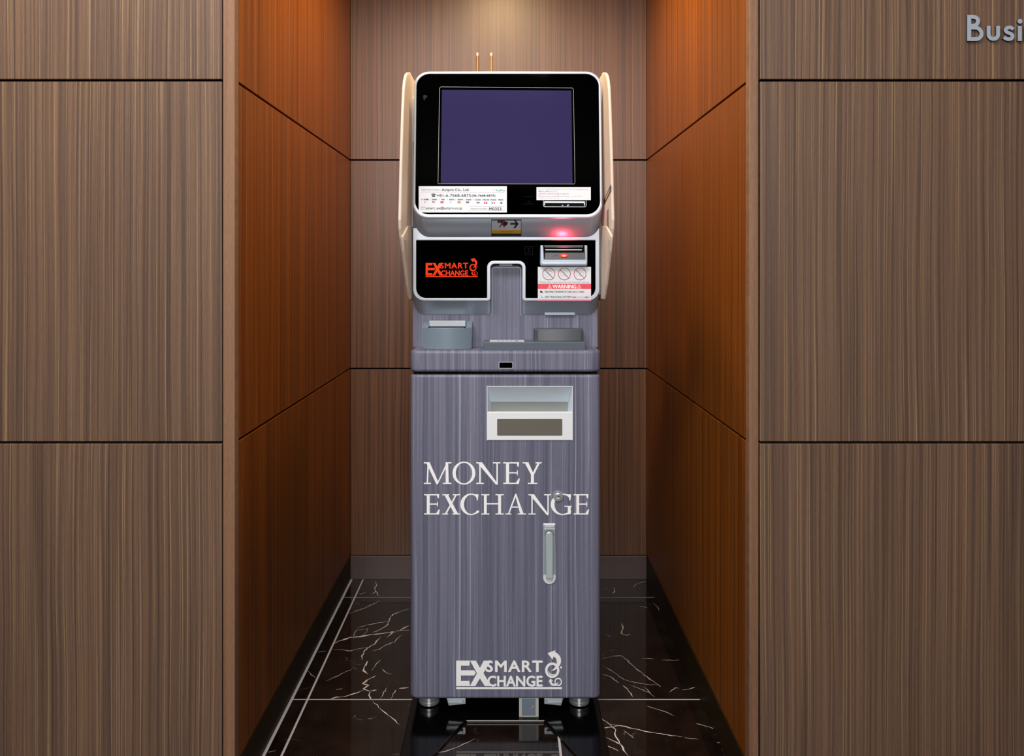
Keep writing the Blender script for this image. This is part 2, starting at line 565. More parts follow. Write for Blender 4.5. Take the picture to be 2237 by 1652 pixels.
veins8 = [([(240,640),(250,680),(235,715),(270,730),(305,722)],7), ([(330,360),(350,335),(430,315)],4), ([(180,365),(185,395),(165,410)],6), ([(105,380),(130,370)],4),
 ([(90,907),(170,888),(240,885),(290,930),(380,1010),(460,1070),(530,1115),(535,1125)],5), ([(90,960),(180,1010),(260,1070),(340,1090),(430,1105),(510,1110)],4),
 ([(90,1025),(160,1050),(220,1095)],7), ([(250,1110),(290,1150),(325,1200)],7), ([(300,1110),(380,1140),(450,1170),(490,1200)],4), ([(410,1125),(460,1170)],4),
 ([(385,905),(490,910)],3), ([(550,920),(680,917)],4), ([(600,1165),(650,1130),(680,1135)],4), ([(700,1150),(760,1140),(795,1125)],4),
 ([(430,1270),(480,1285),(560,1310),(640,1345)],4), ([(85,1366),(150,1412),(250,1425),(340,1445),(440,1470),(560,1485),(700,1505)],8), ([(720,1515),(825,1525)],5),
 ([(100,1440),(200,1425)],8), ([(150,1415),(190,1450),(185,1490),(210,1530),(240,1580),(260,1620),(290,1650)],8), ([(115,1508),(180,1540),(230,1565)],7), ([(130,1573),(215,1615)],6),
 ([(250,1455),(300,1490),(330,1515)],5), ([(810,1405),(950,1445)],5), ([(965,1550),(1000,1552)],4), ([(375,505),(435,518)],3), ([(480,480),(530,540)],2)]
veins6 = [([(430,1140),(500,1130),(580,1105),(650,1075),(720,1040),(790,1005)],5)]
vm_ = MB()
rv = random.Random(3)
for lst, ox, oy, sc in ((veins7, 560, 1180, 3.5), (veins8, 1290, 1180, 3.5), (veins6, 860, 1390, 4.474)):
    for pts, w in lst:
        q = FLOOR.pts([(ox + a / sc, oy + b / sc) for a, b in pts])
        fine, ws = [], []
        for i in range(len(q) - 1):
            d = math.hypot(q[i + 1][0] - q[i][0], q[i + 1][1] - q[i][1])
            k = max(3, int(d / 0.006))
            for t in range(k):
                s = t / k
                jj = min(0.0022, d * 0.05)
                fine.append((q[i][0] + (q[i + 1][0] - q[i][0]) * s + rv.uniform(-jj, jj), q[i][1] + (q[i + 1][1] - q[i][1]) * s + rv.uniform(-jj, jj)))
        fine.append(q[-1])
        n = len(fine)
        base = w / sc * (q[0][1] / F) * 1.8
        ph = rv.uniform(0, 6)
        ws = [base * (0.35 + 0.65 * abs(math.sin(ph + i * 0.45))) * rv.uniform(0.5, 1.1) * min(1, 0.25 + 4 * min(i, n - 1 - i) / n) for i in range(n)]
        vm_.stroke(FLOOR, fine, ws, 0.00025)
vm_.build('marble_veins', M_VEIN, floor, weld=False)

def panel_wall(name, mat, back_box, faces, front):
    """dark backing with wood panels as parts; faces = list of (x0,x1,y0,y1,z0,z1)"""
    w = struct(MB().box(*back_box).build(name, M_GAP))
    for f in faces:
        bx('wood_panel', mat, w, *f, bevel=0.0009, seg=2)
    return w
zs = [(0.004, Z1 - GAP / 2), (Z1 + GAP / 2, Z2 - GAP / 2), (Z2 + GAP / 2, 2.13), (2.135, ZT)]
zin = [(SK + 0.002, Z1 - GAP / 2), (Z1 + GAP / 2, Z2 - GAP / 2), (Z2 + GAP / 2, ZTA)]
xl0, xl1 = -0.5522, -0.5550                  # lipping edge, panel edge (left)
xr0, xr1 = 0.4885, 0.4920
panel_wall('wall_front_left', M_WALL, (-1.9, xl0, YF + 0.012, YF + 0.05, 0.0, ZT), [(-1.9, xl1, YF, YF + 0.013, a, b) for a, b in zs], 'X')
panel_wall('wall_front_right', M_WALL, (xr0, 1.9, YF + 0.012, YF + 0.05, 0.0, ZT), [(xr1, 1.9, YF, YF + 0.013, a, b) for a, b in zs], 'X')
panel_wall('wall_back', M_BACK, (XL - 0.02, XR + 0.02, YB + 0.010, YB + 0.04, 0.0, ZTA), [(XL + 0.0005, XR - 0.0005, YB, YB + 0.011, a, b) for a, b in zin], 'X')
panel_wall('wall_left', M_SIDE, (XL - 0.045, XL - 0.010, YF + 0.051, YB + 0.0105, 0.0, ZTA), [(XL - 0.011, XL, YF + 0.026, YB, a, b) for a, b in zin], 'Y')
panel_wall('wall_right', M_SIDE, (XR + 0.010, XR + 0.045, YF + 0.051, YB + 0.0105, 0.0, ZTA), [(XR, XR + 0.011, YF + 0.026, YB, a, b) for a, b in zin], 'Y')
# lipping posts where the walls turn into the alcove
for nm, a, b in (('trim_1', xl0, XL + 0.0006), ('trim_2', XR - 0.0006, xr0)):
    struct(MB().box(a, b, YF - 0.0015, YF + 0.022, 0.0, ZT).build(nm, M_POST, bevel=0.0012))
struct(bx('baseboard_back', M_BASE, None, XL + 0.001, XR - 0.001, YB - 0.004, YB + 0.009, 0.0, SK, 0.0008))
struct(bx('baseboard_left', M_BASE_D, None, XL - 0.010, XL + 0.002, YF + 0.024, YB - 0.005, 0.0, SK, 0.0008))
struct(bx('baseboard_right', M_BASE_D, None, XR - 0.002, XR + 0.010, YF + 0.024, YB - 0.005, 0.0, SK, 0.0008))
ce = MB().box(-2.6, 2.6, -2.6, YF + 0.05, ZT, ZT + 0.05).box(XL - 0.05, XR + 0.05, YF + 0.05, YB + 0.05, ZTA, ZTA + 0.05).box(XL - 0.05, XR + 0.05, YF + 0.03, YF + 0.05, ZTA, ZT)
struct(ce.build('ceiling', M_CEIL, weld=False))

# ================================================================ the exchange machine
CXM = -0.0043
root = thing('currency_exchange_machine', (CXM, 2.06, 0.0), 'tall grey-violet woodgrain money exchange kiosk with black-framed purple screen in wood alcove', 'machine')
YC = 1.851                                   # cabinet front
XC0, XC1 = -0.2266, 0.2181
PC = Plane((0, YC, 0))                       # cabinet front face
YBK = 2.30                                   # machine back

def plan_loop(x0, x1, y0, y1, r, z, n=8):
    return [Vector((a, b, z)) for a, b in rrect(x0, y0, x1, y1, [r, r, 0.004, 0.004], n)]

def plan_solid(name, mat, x0, x1, y0, y1, r, z0, z1, e, parent=root):
    """body with rounded vertical front corners and softly rounded top and bottom edges"""
    L = []
    for k in range(5):
        t = math.radians(90 * k / 4)
        L.append(plan_loop(x0 + e * (1 - math.sin(t)), x1 - e * (1 - math.sin(t)), y0 + e * (1 - math.sin(t)), y1, max(r - e * (1 - math.sin(t)), 0.002), z0 + e * (1 - math.cos(t))))
    for k in range(5):
        t = math.radians(90 * k / 4)
        L.append(plan_loop(x0 + e * (1 - math.cos(t)), x1 - e * (1 - math.cos(t)), y0 + e * (1 - math.cos(t)), y1, max(r - e * (1 - math.cos(t)), 0.002), z1 - e * (1 - math.sin(t))))
    o = MB().loft(L, smooth=True).build(name, mat, parent)
    for q in o.data.polygons:
        if max(abs(c) for c in q.normal) > 0.9995:
            q.use_smooth = False
    return o

z_cab0 = W(0, 1527.5, YC).z
z_cab1 = W(0, 819, YC).z
z_sh0 = W(0, 813, YC).z
z_sh1 = W(0, 766, YC).z

def cut(o, *cutters):
    for cmb in cutters:
        c = cmb.build('cutter', M_GAP)
        md = o.modifiers.new('cut', 'BOOLEAN')
        md.operation = 'DIFFERENCE'; md.object = c; md.solver = 'EXACT'
        c.location = -Vector((0, 0, 0))
        bpy.context.view_layer.update()
        me = bpy.data.meshes.new_from_object(o.evaluated_get(bpy.context.evaluated_depsgraph_get()))
        o.modifiers.remove(md)
        old = o.data; o.data = me; me.name = o.name
        bpy.data.meshes.remove(old)
        cm = c.data
        bpy.data.objects.remove(c); bpy.data.meshes.remove(cm)

cab = plan_solid('cabinet', M_LAM, XC0, XC1, YC, YBK, 0.020, z_cab0, z_cab1, 0.006)
pa, pb = PC.p(1064, 962), PC.p(1250.5, 844)
cut(cab, MB().box(pa[0], pb[0], YC - 0.05, YC + 0.034, pa[1], pb[1]))
shelf = plan_solid('shelf', M_LAM, XC0 - 0.0003, XC1 + 0.0003, YC - 0.0005, YBK, 0.022, z_sh0, z_sh1, 0.007)
bx('shadow_gap', M_GAP, root, XC0 + 0.008, XC1 - 0.008, YC + 0.008, YBK - 0.005, z_cab1 - 0.004, z_sh0 + 0.004)

# bill tray let into the cabinet front
tr = MB()
xa, xb, zb, zt = pa[0] + 0.0002, pb[0] - 0.0002, pa[1] + 0.0002, pb[1] - 0.0002
zl = PC.p(0, 900)[1]                          # top of the white lip
yk = YC + 0.032
zk = W(0, 878, yk).z
zf = zl - 0.016
tr.add([(xa, YC - .001, zt), (xb, YC - .001, zt), (xb - .008, yk, zk), (xa + .008, yk, zk), (xa + .008, yk, zf), (xb - .008, yk, zf), (xa, YC - .001, zl), (xb, YC - .001, zl), (xa, YC + .006, zf), (xb, YC + .006, zf)],
       [(0, 1, 2, 3), (3, 2, 5, 4), (4, 5, 9, 8), (0, 3, 4, 8, 6), (1, 7, 9, 5, 2)], 0)
tr.m[1] = 1  # back wall takes the tone darkened for shadow
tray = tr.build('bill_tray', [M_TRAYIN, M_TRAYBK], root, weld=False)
lip = MB()
lip.box(xa, xb, YC - 0.002, YC + 0.006, zb, zl)
lip.build('tray_lip', M_TRAY, tray, bevel=0.0012, label='white lip of the tray')
fr = MB()
fr.strip(PC, [(xa - .0008, zb), (xa - .0008, zt + .0008), (xb + .0008, zt + .0008), (xb + .0008, zb)], [(xa + .0006, zb), (xa + .0006, zt - .0006), (xb - .0006, zt - .0006), (xb - .0006, zb)], 0.0022, h0=-0.001)
fr.build('tray_rim', M_TRAY, tray)
MB().prism(PC, prr(PC, 1086, 915, 1228, 951, 0.002), 0.0012, 0.0030).build('tray_window', M_WINDOW, tray, label='smoked grey window below the slot')

# raised lettering MONEY EXCHANGE
def serif(ch, w):
    T, N, S = 0.142, 0.062, 0.05
    def ser(a, b, y):                        # bracketed serif
        return [(a, y), (b, y), (b, y + S), (a, y + S)]
    R = []
    if ch == 'M':
        R = [[(.13, 0), (.19, 0), (.235, .97), (.17, .97)], [(.10, 1), (.27, 1), (.665, .10), (.62, -.02), (.585, -.02)],
             [(.585, -.02), (.64, -.02), (w - .14, .98), (w - .22, .98)], [(w - .265, 0), (w - .125, 0), (w - .15, 1), (w - .27, 1)],
             ser(0, .2, .95), ser(w - .2, w, .95), ser(0, .33, 0), ser(w - .40, w, 0)]
    elif ch == 'N':
        R = [[(.14, 0), (.205, 0), (.205, .97), (.14, .97)], [(.09, 1), (.27, 1), (w - .12, .0), (w - .12, -.03), (w - .21, -.03), (.12, .9)],
             [(w - .185, -.03), (w - .12, -.03), (w - .12, 1), (w - .185, 1)], ser(0, .24, .95), ser(0, .35, 0), ser(w - .35, w, .95)]
    elif ch == 'E':
        R = [[(.13, 0), (.13 + T, 0), (.13 + T, 1), (.13, 1)], [(0, .945), (w - .04, .945), (w - .04, 1), (0, 1)], [(w - .10, .80), (w - .05, .80), (w - .03, 1), (w - .15, .97)],
             [(.2, .485), (w - .12, .485), (w - .12, .54), (.2, .54)], [(w - .13, .40), (w - .09, .40), (w - .09, .63), (w - .13, .63)],
             [(0, 0), (w - .04, 0), (w - .04, .055), (0, .055)], [(w - .20, .03), (w - .04, 0), (w, .25), (w - .05, .25)]]
    elif ch == 'Y':
        R = [[(.10, 1), (.28, 1), (w * .5 + .09, .44), (w * .5 + .09, .36), (w * .5 - .03, .40)], [(w - .17, 1), (w - .07, 1), (w * .5 + .07, .38), (w * .5 + .0, .44)],
             [(w * .5 - .05, 0), (w * .5 + T - .05, 0), (w * .5 + T - .05, .46), (w * .5 - .05, .46)], ser(.02, .30, .95), ser(w - .28, w, .95), ser(w * .5 - .19, w * .5 + .24, 0)]
    elif ch == 'X':
        R = [[(.08, 1), (.26, 1), (w - .08, 0), (w - .27, 0)], [(w - .14, 1), (w - .22, 1), (.10, 0), (.19, 0)], ser(.0, .33, .95), ser(w - .36, w, .95), ser(0, .29, 0), ser(w - .38, w, 0)]
    elif ch == 'H':
        R = [[(.13, 0), (.13 + T, 0), (.13 + T, 1), (.13, 1)], [(w - .13 - T, 0), (w - .13, 0), (w - .13, 1), (w - .13 - T, 1)], [(.2, .50), (w - .2, .50), (w - .2, .56), (.2, .56)]]
        for y in (0, .95):
            R += [ser(0, .40, y), ser(w - .40, w, y)]
    elif ch == 'A':
        R = [[(.11, 0), (.175, 0), (w * .5 + .02, .92), (w * .5 + .0, 1.02), (w * .5 - .03, 1.02)], [(w - .28, 0), (w - .11, 0), (w * .5 + .03, 1.02), (w * .5 - .035, .98)],
             [(.24, .34), (w - .26, .34), (w - .28, .395), (.27, .395)], ser(0, .29, 0), ser(w - .41, w, 0)]
    elif ch in 'OCG':
        if ch == 'O':
            return [('ring', circ((w / 2, .5), w / 2, 48, ry=.53), circ((w / 2, .5), w / 2 - .15, 48, ry=.475), True)]
        t0, t1 = 50, 318
        ww = w if ch == 'C' else w
        A = circ((w * .56, .5), w * .56, 40, t0, t1, ry=.53)
        B = circ((w * .58, .5), w * .56 - .16, 40, t0 - 4, t1 + 4, ry=.475)
        R = [('ring', A, B, False)]
        R.append([(w - .12, .70), (w - .075, .70), (w - .035, .99), (w - .30, 1.0), (w - .16, .93)])
        if ch == 'C':
            R.append([(w - .22, .02), (w - .02, .09), (w, .20), (w - .05, .19), (w - .2, .085)])
        else:
            R.append([(w - .20, .03), (w - .055, .03), (w - .055, .40), (w - .20, .40)])
            R.append(ser(w - .36, w, .375))
            R.append([(w - .38, -.02), (w - .06, .03), (w - .06, .10), (w - .36, .05)])
    return R

lm = MB()
def word(chars, spans, y0, y1):
    for ch, (s0, s1) in zip(chars, spans):
        a0, b0 = PC.p(880 + s0 / 4.971, 980 + y1 / 4.971)
        a1, b1 = PC.p(880 + s1 / 4.971, 980 + y0 / 4.971)
        H = b1 - b0
        w = (a1 - a0) / H
        g = lambda q: [(a0 + x * H, b0 + y * H) for x, y in q]
        for k, poly in enumerate(serif(ch, w)):
            e = 0.0006 + 0.00001 * k
            if poly[0] == 'ring':
                lm.strip(PC, g(poly[1]), g(poly[2]), e, closed=poly[3], h0=0.0)
            else:
                lm.prism(PC, g(poly), 0.0, e)
word('MONEY', [(228, 528), (540, 788), (797, 1060), (1090, 1270), (1297, 1508)], 150, 385)
word('EXCHANGE', [(232, 402), (430, 622), (625, 830), (852, 1095), (1115, 1338), (1365, 1610), (1607, 1835), (1855, 2022)], 497, 717)
lm.build('lettering', M_WHITE, root, label='white serif lettering on the cabinet front')

def smooth_(pts, k=5):
    out = []
    n = len(pts)
    for i in range(n - 1):
        p0, p1, p2, p3 = pts[max(0, i - 1)], pts[i], pts[i + 1], pts[min(n - 1, i + 2)]
        for j in range(k):
            t_ = j / k
            out.append(tuple(0.5 * ((2 * p1[c]) + (-p0[c] + p2[c]) * t_ + (2 * p0[c] - 5 * p1[c] + 4 * p2[c] - p3[c]) * t_ ** 2 + (-p0[c] + 3 * p1[c] - 3 * p2[c] + p3[c]) * t_ ** 3) for c in (0, 1)))
    out.append(pts[-1])
    return out
# logo, drawn once in its own units and placed twice
def logo(P, h, px, py, name, mat, label, thick):
    """px, py map logo units to photograph pixels"""
    mb = MB()
    q = lambda lst: P.pts([(px(a), py(b)) for a, b in lst])
    cnt = [0]
    def up():
        cnt[0] += 1
        return h + cnt[0] * 0.00003
    def poly(l):
        mb.prism(P, q(l), h - thick, up())
    poly([(143, 290), (400, 290), (390, 380), (232, 380), (232, 472), (480, 472), (512, 520), (480, 565), (232, 565), (232, 670), (390, 670), (400, 765), (143, 765)])
    poly([(405, 290), (515, 290), (590, 425), (660, 290), (800, 290), (655, 520), (800, 765), (680, 765), (590, 620), (500, 765), (400, 765), (535, 525)])
    poly([(143, 787), (2130, 787), (2130, 822), (143, 822)])
    mb.text(P, 'SMART', (px(705), py(288), px(1760), py(494)), up(), bold=0.04, space=1.12)
    mb.text(P, 'CHANGE', (px(735), py(574), px(1760), py(768)), up(), bold=0.04)
    u = abs(P.p(px(1), 600)[0] - P.p(px(0), 600)[0])
    def ring(c, rx, ry, w):
        A = q(circ(c, rx, 40, ry=ry)); mb.stroke(P, A, w * u, up(), closed=True, h0=h - thick)
    ring((1948, 468), 112, 122, 44)
    mb.stroke(P, q(smooth_([(1935, 480), (2000, 440), (2050, 380), (2072, 310), (2060, 235), (2010, 180), (1960, 160)])), [a * u for a, _ in smooth_([(4, 0), (34, 0), (55, 0), (80, 0), (84, 0), (84, 0), (84, 0)])], up(), h0=h - thick)
    poly([(1862, 150), (2008, 94), (1985, 150), (1975, 200), (1955, 268)])
    mb.stroke(P, q(smooth_([(1870, 470), (1900, 530), (1960, 552), (2030, 545)])), [a * u for a, _ in smooth_([(3, 0), (14, 0), (12, 0), (3, 0)])], up(), h0=h - thick)
    ring((2060, 688), 60, 66, 20)
    mb.stroke(P, q(smooth_([(2065, 685), (2030, 735), (1975, 745), (1930, 715), (1912, 670)])), [a * u for a, _ in smooth_([(3, 0), (22, 0), (36, 0), (40, 0), (40, 0)])], up(), h0=h - thick)
    poly([(1877, 692), (1912, 625), (1965, 672), (1920, 668)])
    mb.prism(P, q(circ((2112, 415), 18, 16)), h - thick, up())
    return mb.build(name, mat, root, label=label, weld=False)
logo(PC, 0.0008, lambda a: 980 + a / 8.604, lambda b: 1410 + b / 8.604, 'cabinet_logo', M_WHITE, 'white logo low on the cabinet front', 0.0008)

# lock and swing handle
c0 = PC(*PC.p(1219, 1083.5), 0)
lk = MB().lathe(c0, (0, -1, 0), [(0.0120, 0.0), (0.0120, 0.0022), (0.0112, 0.0034), (0.0092, 0.0034), (0.0088, 0.0022), (0.0080, 0.0022), (0.0076, 0.004), (0.0050, 0.0046), (0.0046, 0.0036), (0.0, 0.0036)]).build('lock', M_CHROME, root)
kh = MB()
kh.box(c0.x - 0.0005, c0.x + 0.0034, YC - 0.0042, YC - 0.0030, c0.z - 0.0007, c0.z + 0.0007)
kh.build('keyhole', M_GAP, lk)

def hp(cx, cy):
    return PC.p(880 + cx / 4.971, 980 + cy / 4.971)
hd = MB()
arc = [hp(1592 + 69 * math.cos(t), 1400 + 72 * math.sin(t)) for t in [math.pi * i / 12 for i in range(13)]]
hd.prism(PC, [hp(1524, 812), hp(1523, 1395)] + arc[::-1][1:-1] + [hp(1661, 1395), hp(1657, 812)], 0.0, 0.0022)
handle = hd.build('door_handle', plain('handle_plate', (226, 234, 238), 0.3, 0.25), root, bevel=0.0008)
MB().prism(PC, [hp(1537, 880), hp(1537, 1366), hp(1648, 1366), hp(1648, 880), hp(1625, 872), hp(1560, 872)], 0.002, 0.0026).build('handle_recess', M_RECESS, handle)
ol = MB()
for x_ in (1531, 1653):
    ol.stroke(PC, [hp(x_, 835), hp(x_, 1368)], 0.0010, 0.0031, h0=0.002)
ol.stroke(PC, [hp(1545, 940)] + [hp(1590 - 47 * math.cos(t_), 940 - 52 * math.sin(t_)) for t_ in [math.pi * i / 12 for i in range(13)]] + [hp(1637, 940)], 0.0012, 0.0031, h0=0.002)
ol.build('handle_outline', M_READER, handle, weld=False)
lv = MB()
top = [hp(1590 + 42 * math.cos(t), 940 - 45 * math.sin(t)) for t in [math.pi * i / 12 for i in range(13)]]
loop = [hp(1632, 1408), ] + top + [hp(1553, 1408)]
lv.loft([[PC(a, b, 0.0018) for a, b in loop], [PC(a, b, 0.0075) for a, b in loop]])
lv.build('handle_lever', plain('handle_lever_zinc', (184, 198, 204), 0.32, 0.25), handle, bevel=0.003, seg=3)
MB().prism(PC, [hp(1527, 815), hp(1654, 815), hp(1636, 850), hp(1545, 850)], 0.002, 0.0045).build('handle_cap', MATS['handle_plate'], handle, bevel=0.0008)

# shelf sensor
PS = Plane((0, YC - 0.0005, 0))
sn = MB().prism(PS, prr(PS, 1089.5, 791, 1120.5, 805.3, 0.002), -0.001, 0.0008).build('sensor_frame', M_GREY_L, root)
MB().prism(PS, prr(PS, 1090.7, 792.0, 1119.3, 804.0, 0.0016), 0.0, 0.0012).build('sensor_window', M_BLACK, sn)

# column between shelf and head
YW = 1.930
PW = Plane((0, YW, 0))
xw0, xw1 = PW.p(901.5, 700)[0], PW.p(1307, 700)[0]
bx('column', M_LAM, root, xw0, xw1, YW, YBK, z_sh1 - 0.002, 1.36, 0.003, 3)

# coin cup on the shelf
def cup_loop(x0, x1, yf, yb, z, bulge, n=14):
    L = [Vector((x1, yb, z)), Vector((x0, yb, z))]
    for i in range(n + 1):
        s = i / n
        L.append(Vector((x0 + (x1 - x0) * s, yf + bulge * (2 * s - 1) ** 2, z)))
    return L
yf = YC + 0.013
xq0, xq1 = W(921, 760, yf + .01).x, W(1031, 760, yf + .01).x
ztop = W(0, 716.5, yf).z
cp = MB()
cp.loft([cup_loop(xq0 + .001, xq1 - .001, yf, YW, z_sh1, .024), cup_loop(xq0, xq1, yf, YW, ztop, .024)], smooth=True)
cp.prism(SIDE, [(yf + .026, ztop - .001), (YW - 0.001, ztop - .001), (YW - 0.001, W(0, 701, YW).z), (YW - .02, W(0, 703, YW).z)], xq0 + .0005, xq0 + .0150)
cp.prism(SIDE, [(yf + .026, ztop - .001), (YW - 0.001, ztop - .001), (YW - 0.001, W(0, 701, YW).z), (YW - .02, W(0, 703, YW).z)], xq1 - .0150, xq1 - .0005)
cup = cp.build('coin_cup', M_GREY, root, bevel=0.0012, seg=2)
PD = Plane((0, YW - 0.018, 0))
MB().box(xq0 + .0155, xq1 - .0155, yf + .012, YW - .016, ztop - .001, ztop + .0004).build('cup_opening_shade', M_GAP, cup)  # dark slab painted as shade inside the cup, no hollow cut
MB().prism(PD, prr(PD, 936.5, 707, 1018, 719, [0, 0, 0, 0]), -0.01, -0.004).build('cup_mouth_shade', M_GAP, cup)  # dark strip painted as the shade under the flap
MB().prism(PD, prr(PD, 938, 701, 1017, 716, [.003, .003, 0.001, 0.001]), -0.012, 0.004).build('cup_flap', M_GREY_L, cup, bevel=0.0008, label='pale grey flap of the coin cup')

# reader tray on the shelf
yr = YC + 0.010
x0, x1 = W(1056, 760, yr).x, W(1279, 760, yr).x
zr = W(0, 748, yr).z
tb = bx('reader_tray', M_GREY, root, x0, x1, yr, YW, z_sh1 - .0005, zr, 0.0012)
tb.data.materials[0] = M_GREY_M
PR = Plane((0, 1.885, zr))
xs0, xs1 = W(1070, 745, 1.89).x, W(1145, 745, 1.89).x
st = MB().box(xs0, xs1, yr + .012, YW - .012, zr, zr + .0006).build('tray_label', M_PAPER, tb)
sp_ = MB()
for i in range(5):
    a = xs0 + (xs1 - xs0) * (0.22 + 0.12 * i)
    sp_.box(a, a + .006, yr + .024, yr + .034, zr + .0006, zr + .0007)
sp_.box(xs0 + .062, xs0 + .068, yr + .02, yr + .04, zr + .0006, zr + .0007)
sp_.build('label_print', M_INK_G, tb)
yq = 1.893
rd = MB()
xa_, xb_ = W(1167, 735, yq).x, W(1274, 735, yq).x
zq = W(0, 719, yq).z
rd.box(xa_, xb_, yq + .006, YW, zr - .001, zq)
rdr = rd.build('document_reader', M_GREY_D, root, bevel=0.0015)
rf = MB()
xa2, xb2 = W(1175, 735, yq).x, W(1270, 735, yq).x
A = [(xa2 + (xb2 - xa2) * i / 12, 0) for i in range(13)]
Lb = [Vector((a, yq + .002 - .004 * (1 - (2 * i / 12 - 1) ** 2), zr)) for i, (a, _) in enumerate(A)] + [Vector((xb2, yq + .008, zr)), Vector((xa2, yq + .008, zr))]
Lt = [Vector((p.x, p.y + .003, zq - .003 + .0022 * (1 - (2 * min(i, 12) / 12 - 1) ** 2))) for i, p in enumerate(Lb)]
rf.loft([Lb, Lt], smooth=True)
rf.build('reader_front', M_READER, rdr, bevel=0.0008)

# ---------------------------------------------------------------- head: lower panel
YL = 1.905
PL = Plane((0, YL, 0))
def arcpx(cx, cy, r, t0, t1, n=7):
    """pixel arc, angles with y down"""
    return [(cx + r * math.cos(math.radians(t0 + (t1 - t0) * i / n)), cy + r * math.sin(math.radians(t0 + (t1 - t0) * i / n))) for i in range(n + 1)]
def lower_outline(l, r, t, b, rc, nl, nr, nt, rn, rb):
    o = [(l, t)]
    o += arcpx(l + rc, b - rc, rc, 180, 90)
    o += arcpx(nl - rb, b - rb, rb, 90, 0, 4) + arcpx(nl + rn, nt + rn, rn, 180, 270, 5)
    o += arcpx(nr - rn, nt + rn, rn, 270, 360, 5) + arcpx(nr + rb, b - rb, rb, 180, 90, 4)
    o += arcpx(r - rc, b - rc, rc, 90, 0)
    o += [(r, t)]
    return o
outp = lower_outline(902.5, 1309, 498, 657, 25, 1071.5, 1141, 576.5, 9, 6)
loc = PL.pts(outp)
cut_z = W(0, 640, YL).z
drop = W(0, 657, YL).z - W(0, 688, YW - .001).z
Lf = [PL(a, b, -0.0) for a, b in loc]
Lm = [PL(a, b, 0.0) + Vector((0, YW - .001 - YL, -drop if b < 1.0 else 0)) for a, b in loc]
Lk = [Vector((p.x, YW + .0005, p.z)) for p in Lm]
lh = MB().loft([Lf, Lm, Lk])
lower = lh.build('lower_housing', M_SILVER_D, root, bevel=0.002, seg=2, angle=40)
fr = MB()
inn = lower_outline(909.5, 1300.5, 525.5, 651.5, 22, 1064, 1148.3, 570, 14, 2.5)
fr.strip(PL, loc, PL.pts(inn), 0.0028, closed=True, h0=0.0)
fr.build('lower_frame', M_SILVER, lower, bevel=0.001, seg=2, label='bright silver frame round the lower panel')
MB().prism(PL, PL.pts(inn), 0.0, 0.0012).build('lower_glass', M_BLACK, lower, label='glossy black lower panel')
logo(PL, 0.0018, lambda a: 910 + (280 + (a - 143) * 0.7992) / 13.98, lambda b: 550 + (345 + (b - 290) * 0.8083) / 13.98, 'panel_logo', M_LOGO, 'glowing red logo on the black lower panel', 0.0005)
# lamp at the head of the notch, tab below the housing
PN = Plane((0, YW - 0.003, 0))
nl = MB().prism(PN, prr(PN, 1083, 575, 1128, 583, .001), -0.002, 0.001).build('notch_lamp_holder', M_GREY_D, root)
MB().prism(PN, prr(PN, 1091, 576.5, 1119, 581.5, .0008), 0.001, 0.0016).build('notch_lamp', M_LEDW, nl)
nr_ = MB().stroke(PW, PW.pts([(1075.5, 690), (1075.5, 590)] + arcpx(1081, 590, 5.5, 180, 270, 4) + arcpx(1132, 590, 5.5, 270, 360, 4) + [(1137.5, 590), (1137.5, 690)]), 0.0008, 0.0006, h0=0.0)
nr_.build('notch_liner', M_SILVER_D, root)
PT = Plane((0, YW - 0.008, 0))
MB().prism(PT, prr(PT, 1190, 683, 1256, 688.5, 0.0005), -0.007, -0.002).build('housing_tab', M_SILVER_D, root)

# faint icons on the black glass
ic = MB()
for a, b in (((1146, 539), (1164, 539)), ((1147, 557), (1164, 557)), ((1146, 539), (1148, 557)), ((1163, 539), (1164, 557)), ((1152, 543), (1158, 543)), ((1155, 546), (1153, 555)), ((1157, 546), (1159, 555))):
    ic.stroke(PL, PL.pts([a, b]), 0.0007, 0.0016)
ic.build('panel_icon', M_ETCH, lower)

# bill acceptor
PA = Plane((0, YL - 0.0012, 0))
def acc(cx, cy):
    return PL.p(1160 + cx / 11.8, 525 + cy / 11.8)
ba = MB()
outer = [acc(*q) for q in [(232, 128), (225, 630), (262, 672), (1410, 672), (1442, 640), (1442, 128), (1362, 128), (1378, 498), (338, 498), (312, 128)]]
ba.prism(PL, outer, 0.001, 0.0135)
acceptor = ba.build('bill_acceptor', M_SILVER_D, root, bevel=0.0022, seg=3)
MB().prism(PL, [acc(*q) for q in [(258, 575), (270, 640), (1405, 640), (1440, 575)]], 0.012, 0.0175).build('acceptor_lip', M_SILVER_D, acceptor, bevel=0.0015, seg=2)
ai = MB()
ai.prism(PL, [acc(*q) for q in [(318, 128), (1358, 128), (1380, 505), (330, 505)]], 0.001, 0.0018)
ai.build('slot_back', M_GAP, acceptor)
MB().prism(PL, [acc(*q) for q in [(330, 128), (1345, 128), (1335, 195), (345, 195)]], 0.0018, 0.0075).build('slot_hood', M_GREY_D, acceptor, bevel=0.001)
MB().prism(PL, [acc(*q) for q in [(365, 235), (1310, 235), (1300, 258), (375, 258)]], 0.0018, 0.0045).build('slot_bar', M_STEEL, acceptor)
sl = MB()
q0, q1, q2, q3 = acc(365, 320), acc(1360, 320), acc(1378, 500), acc(350, 500)
sl.add([PL(*q0, 0.002), PL(*q1, 0.002), PL(*q2, 0.010), PL(*q3, 0.010)], [(0, 1, 2, 3)])
for s in (1, -1):
    cxm = 850
    a, b = acc(cxm + s * 160, 370), acc(cxm + s * 300, 410)
    sl.add([PL(*a, 0.0052), PL(*b, 0.0068), PL(b[0], b[1] - .0008, 0.0068), PL(a[0], a[1] - .0008, 0.0052)], [(0, 1, 2, 3)], 1)
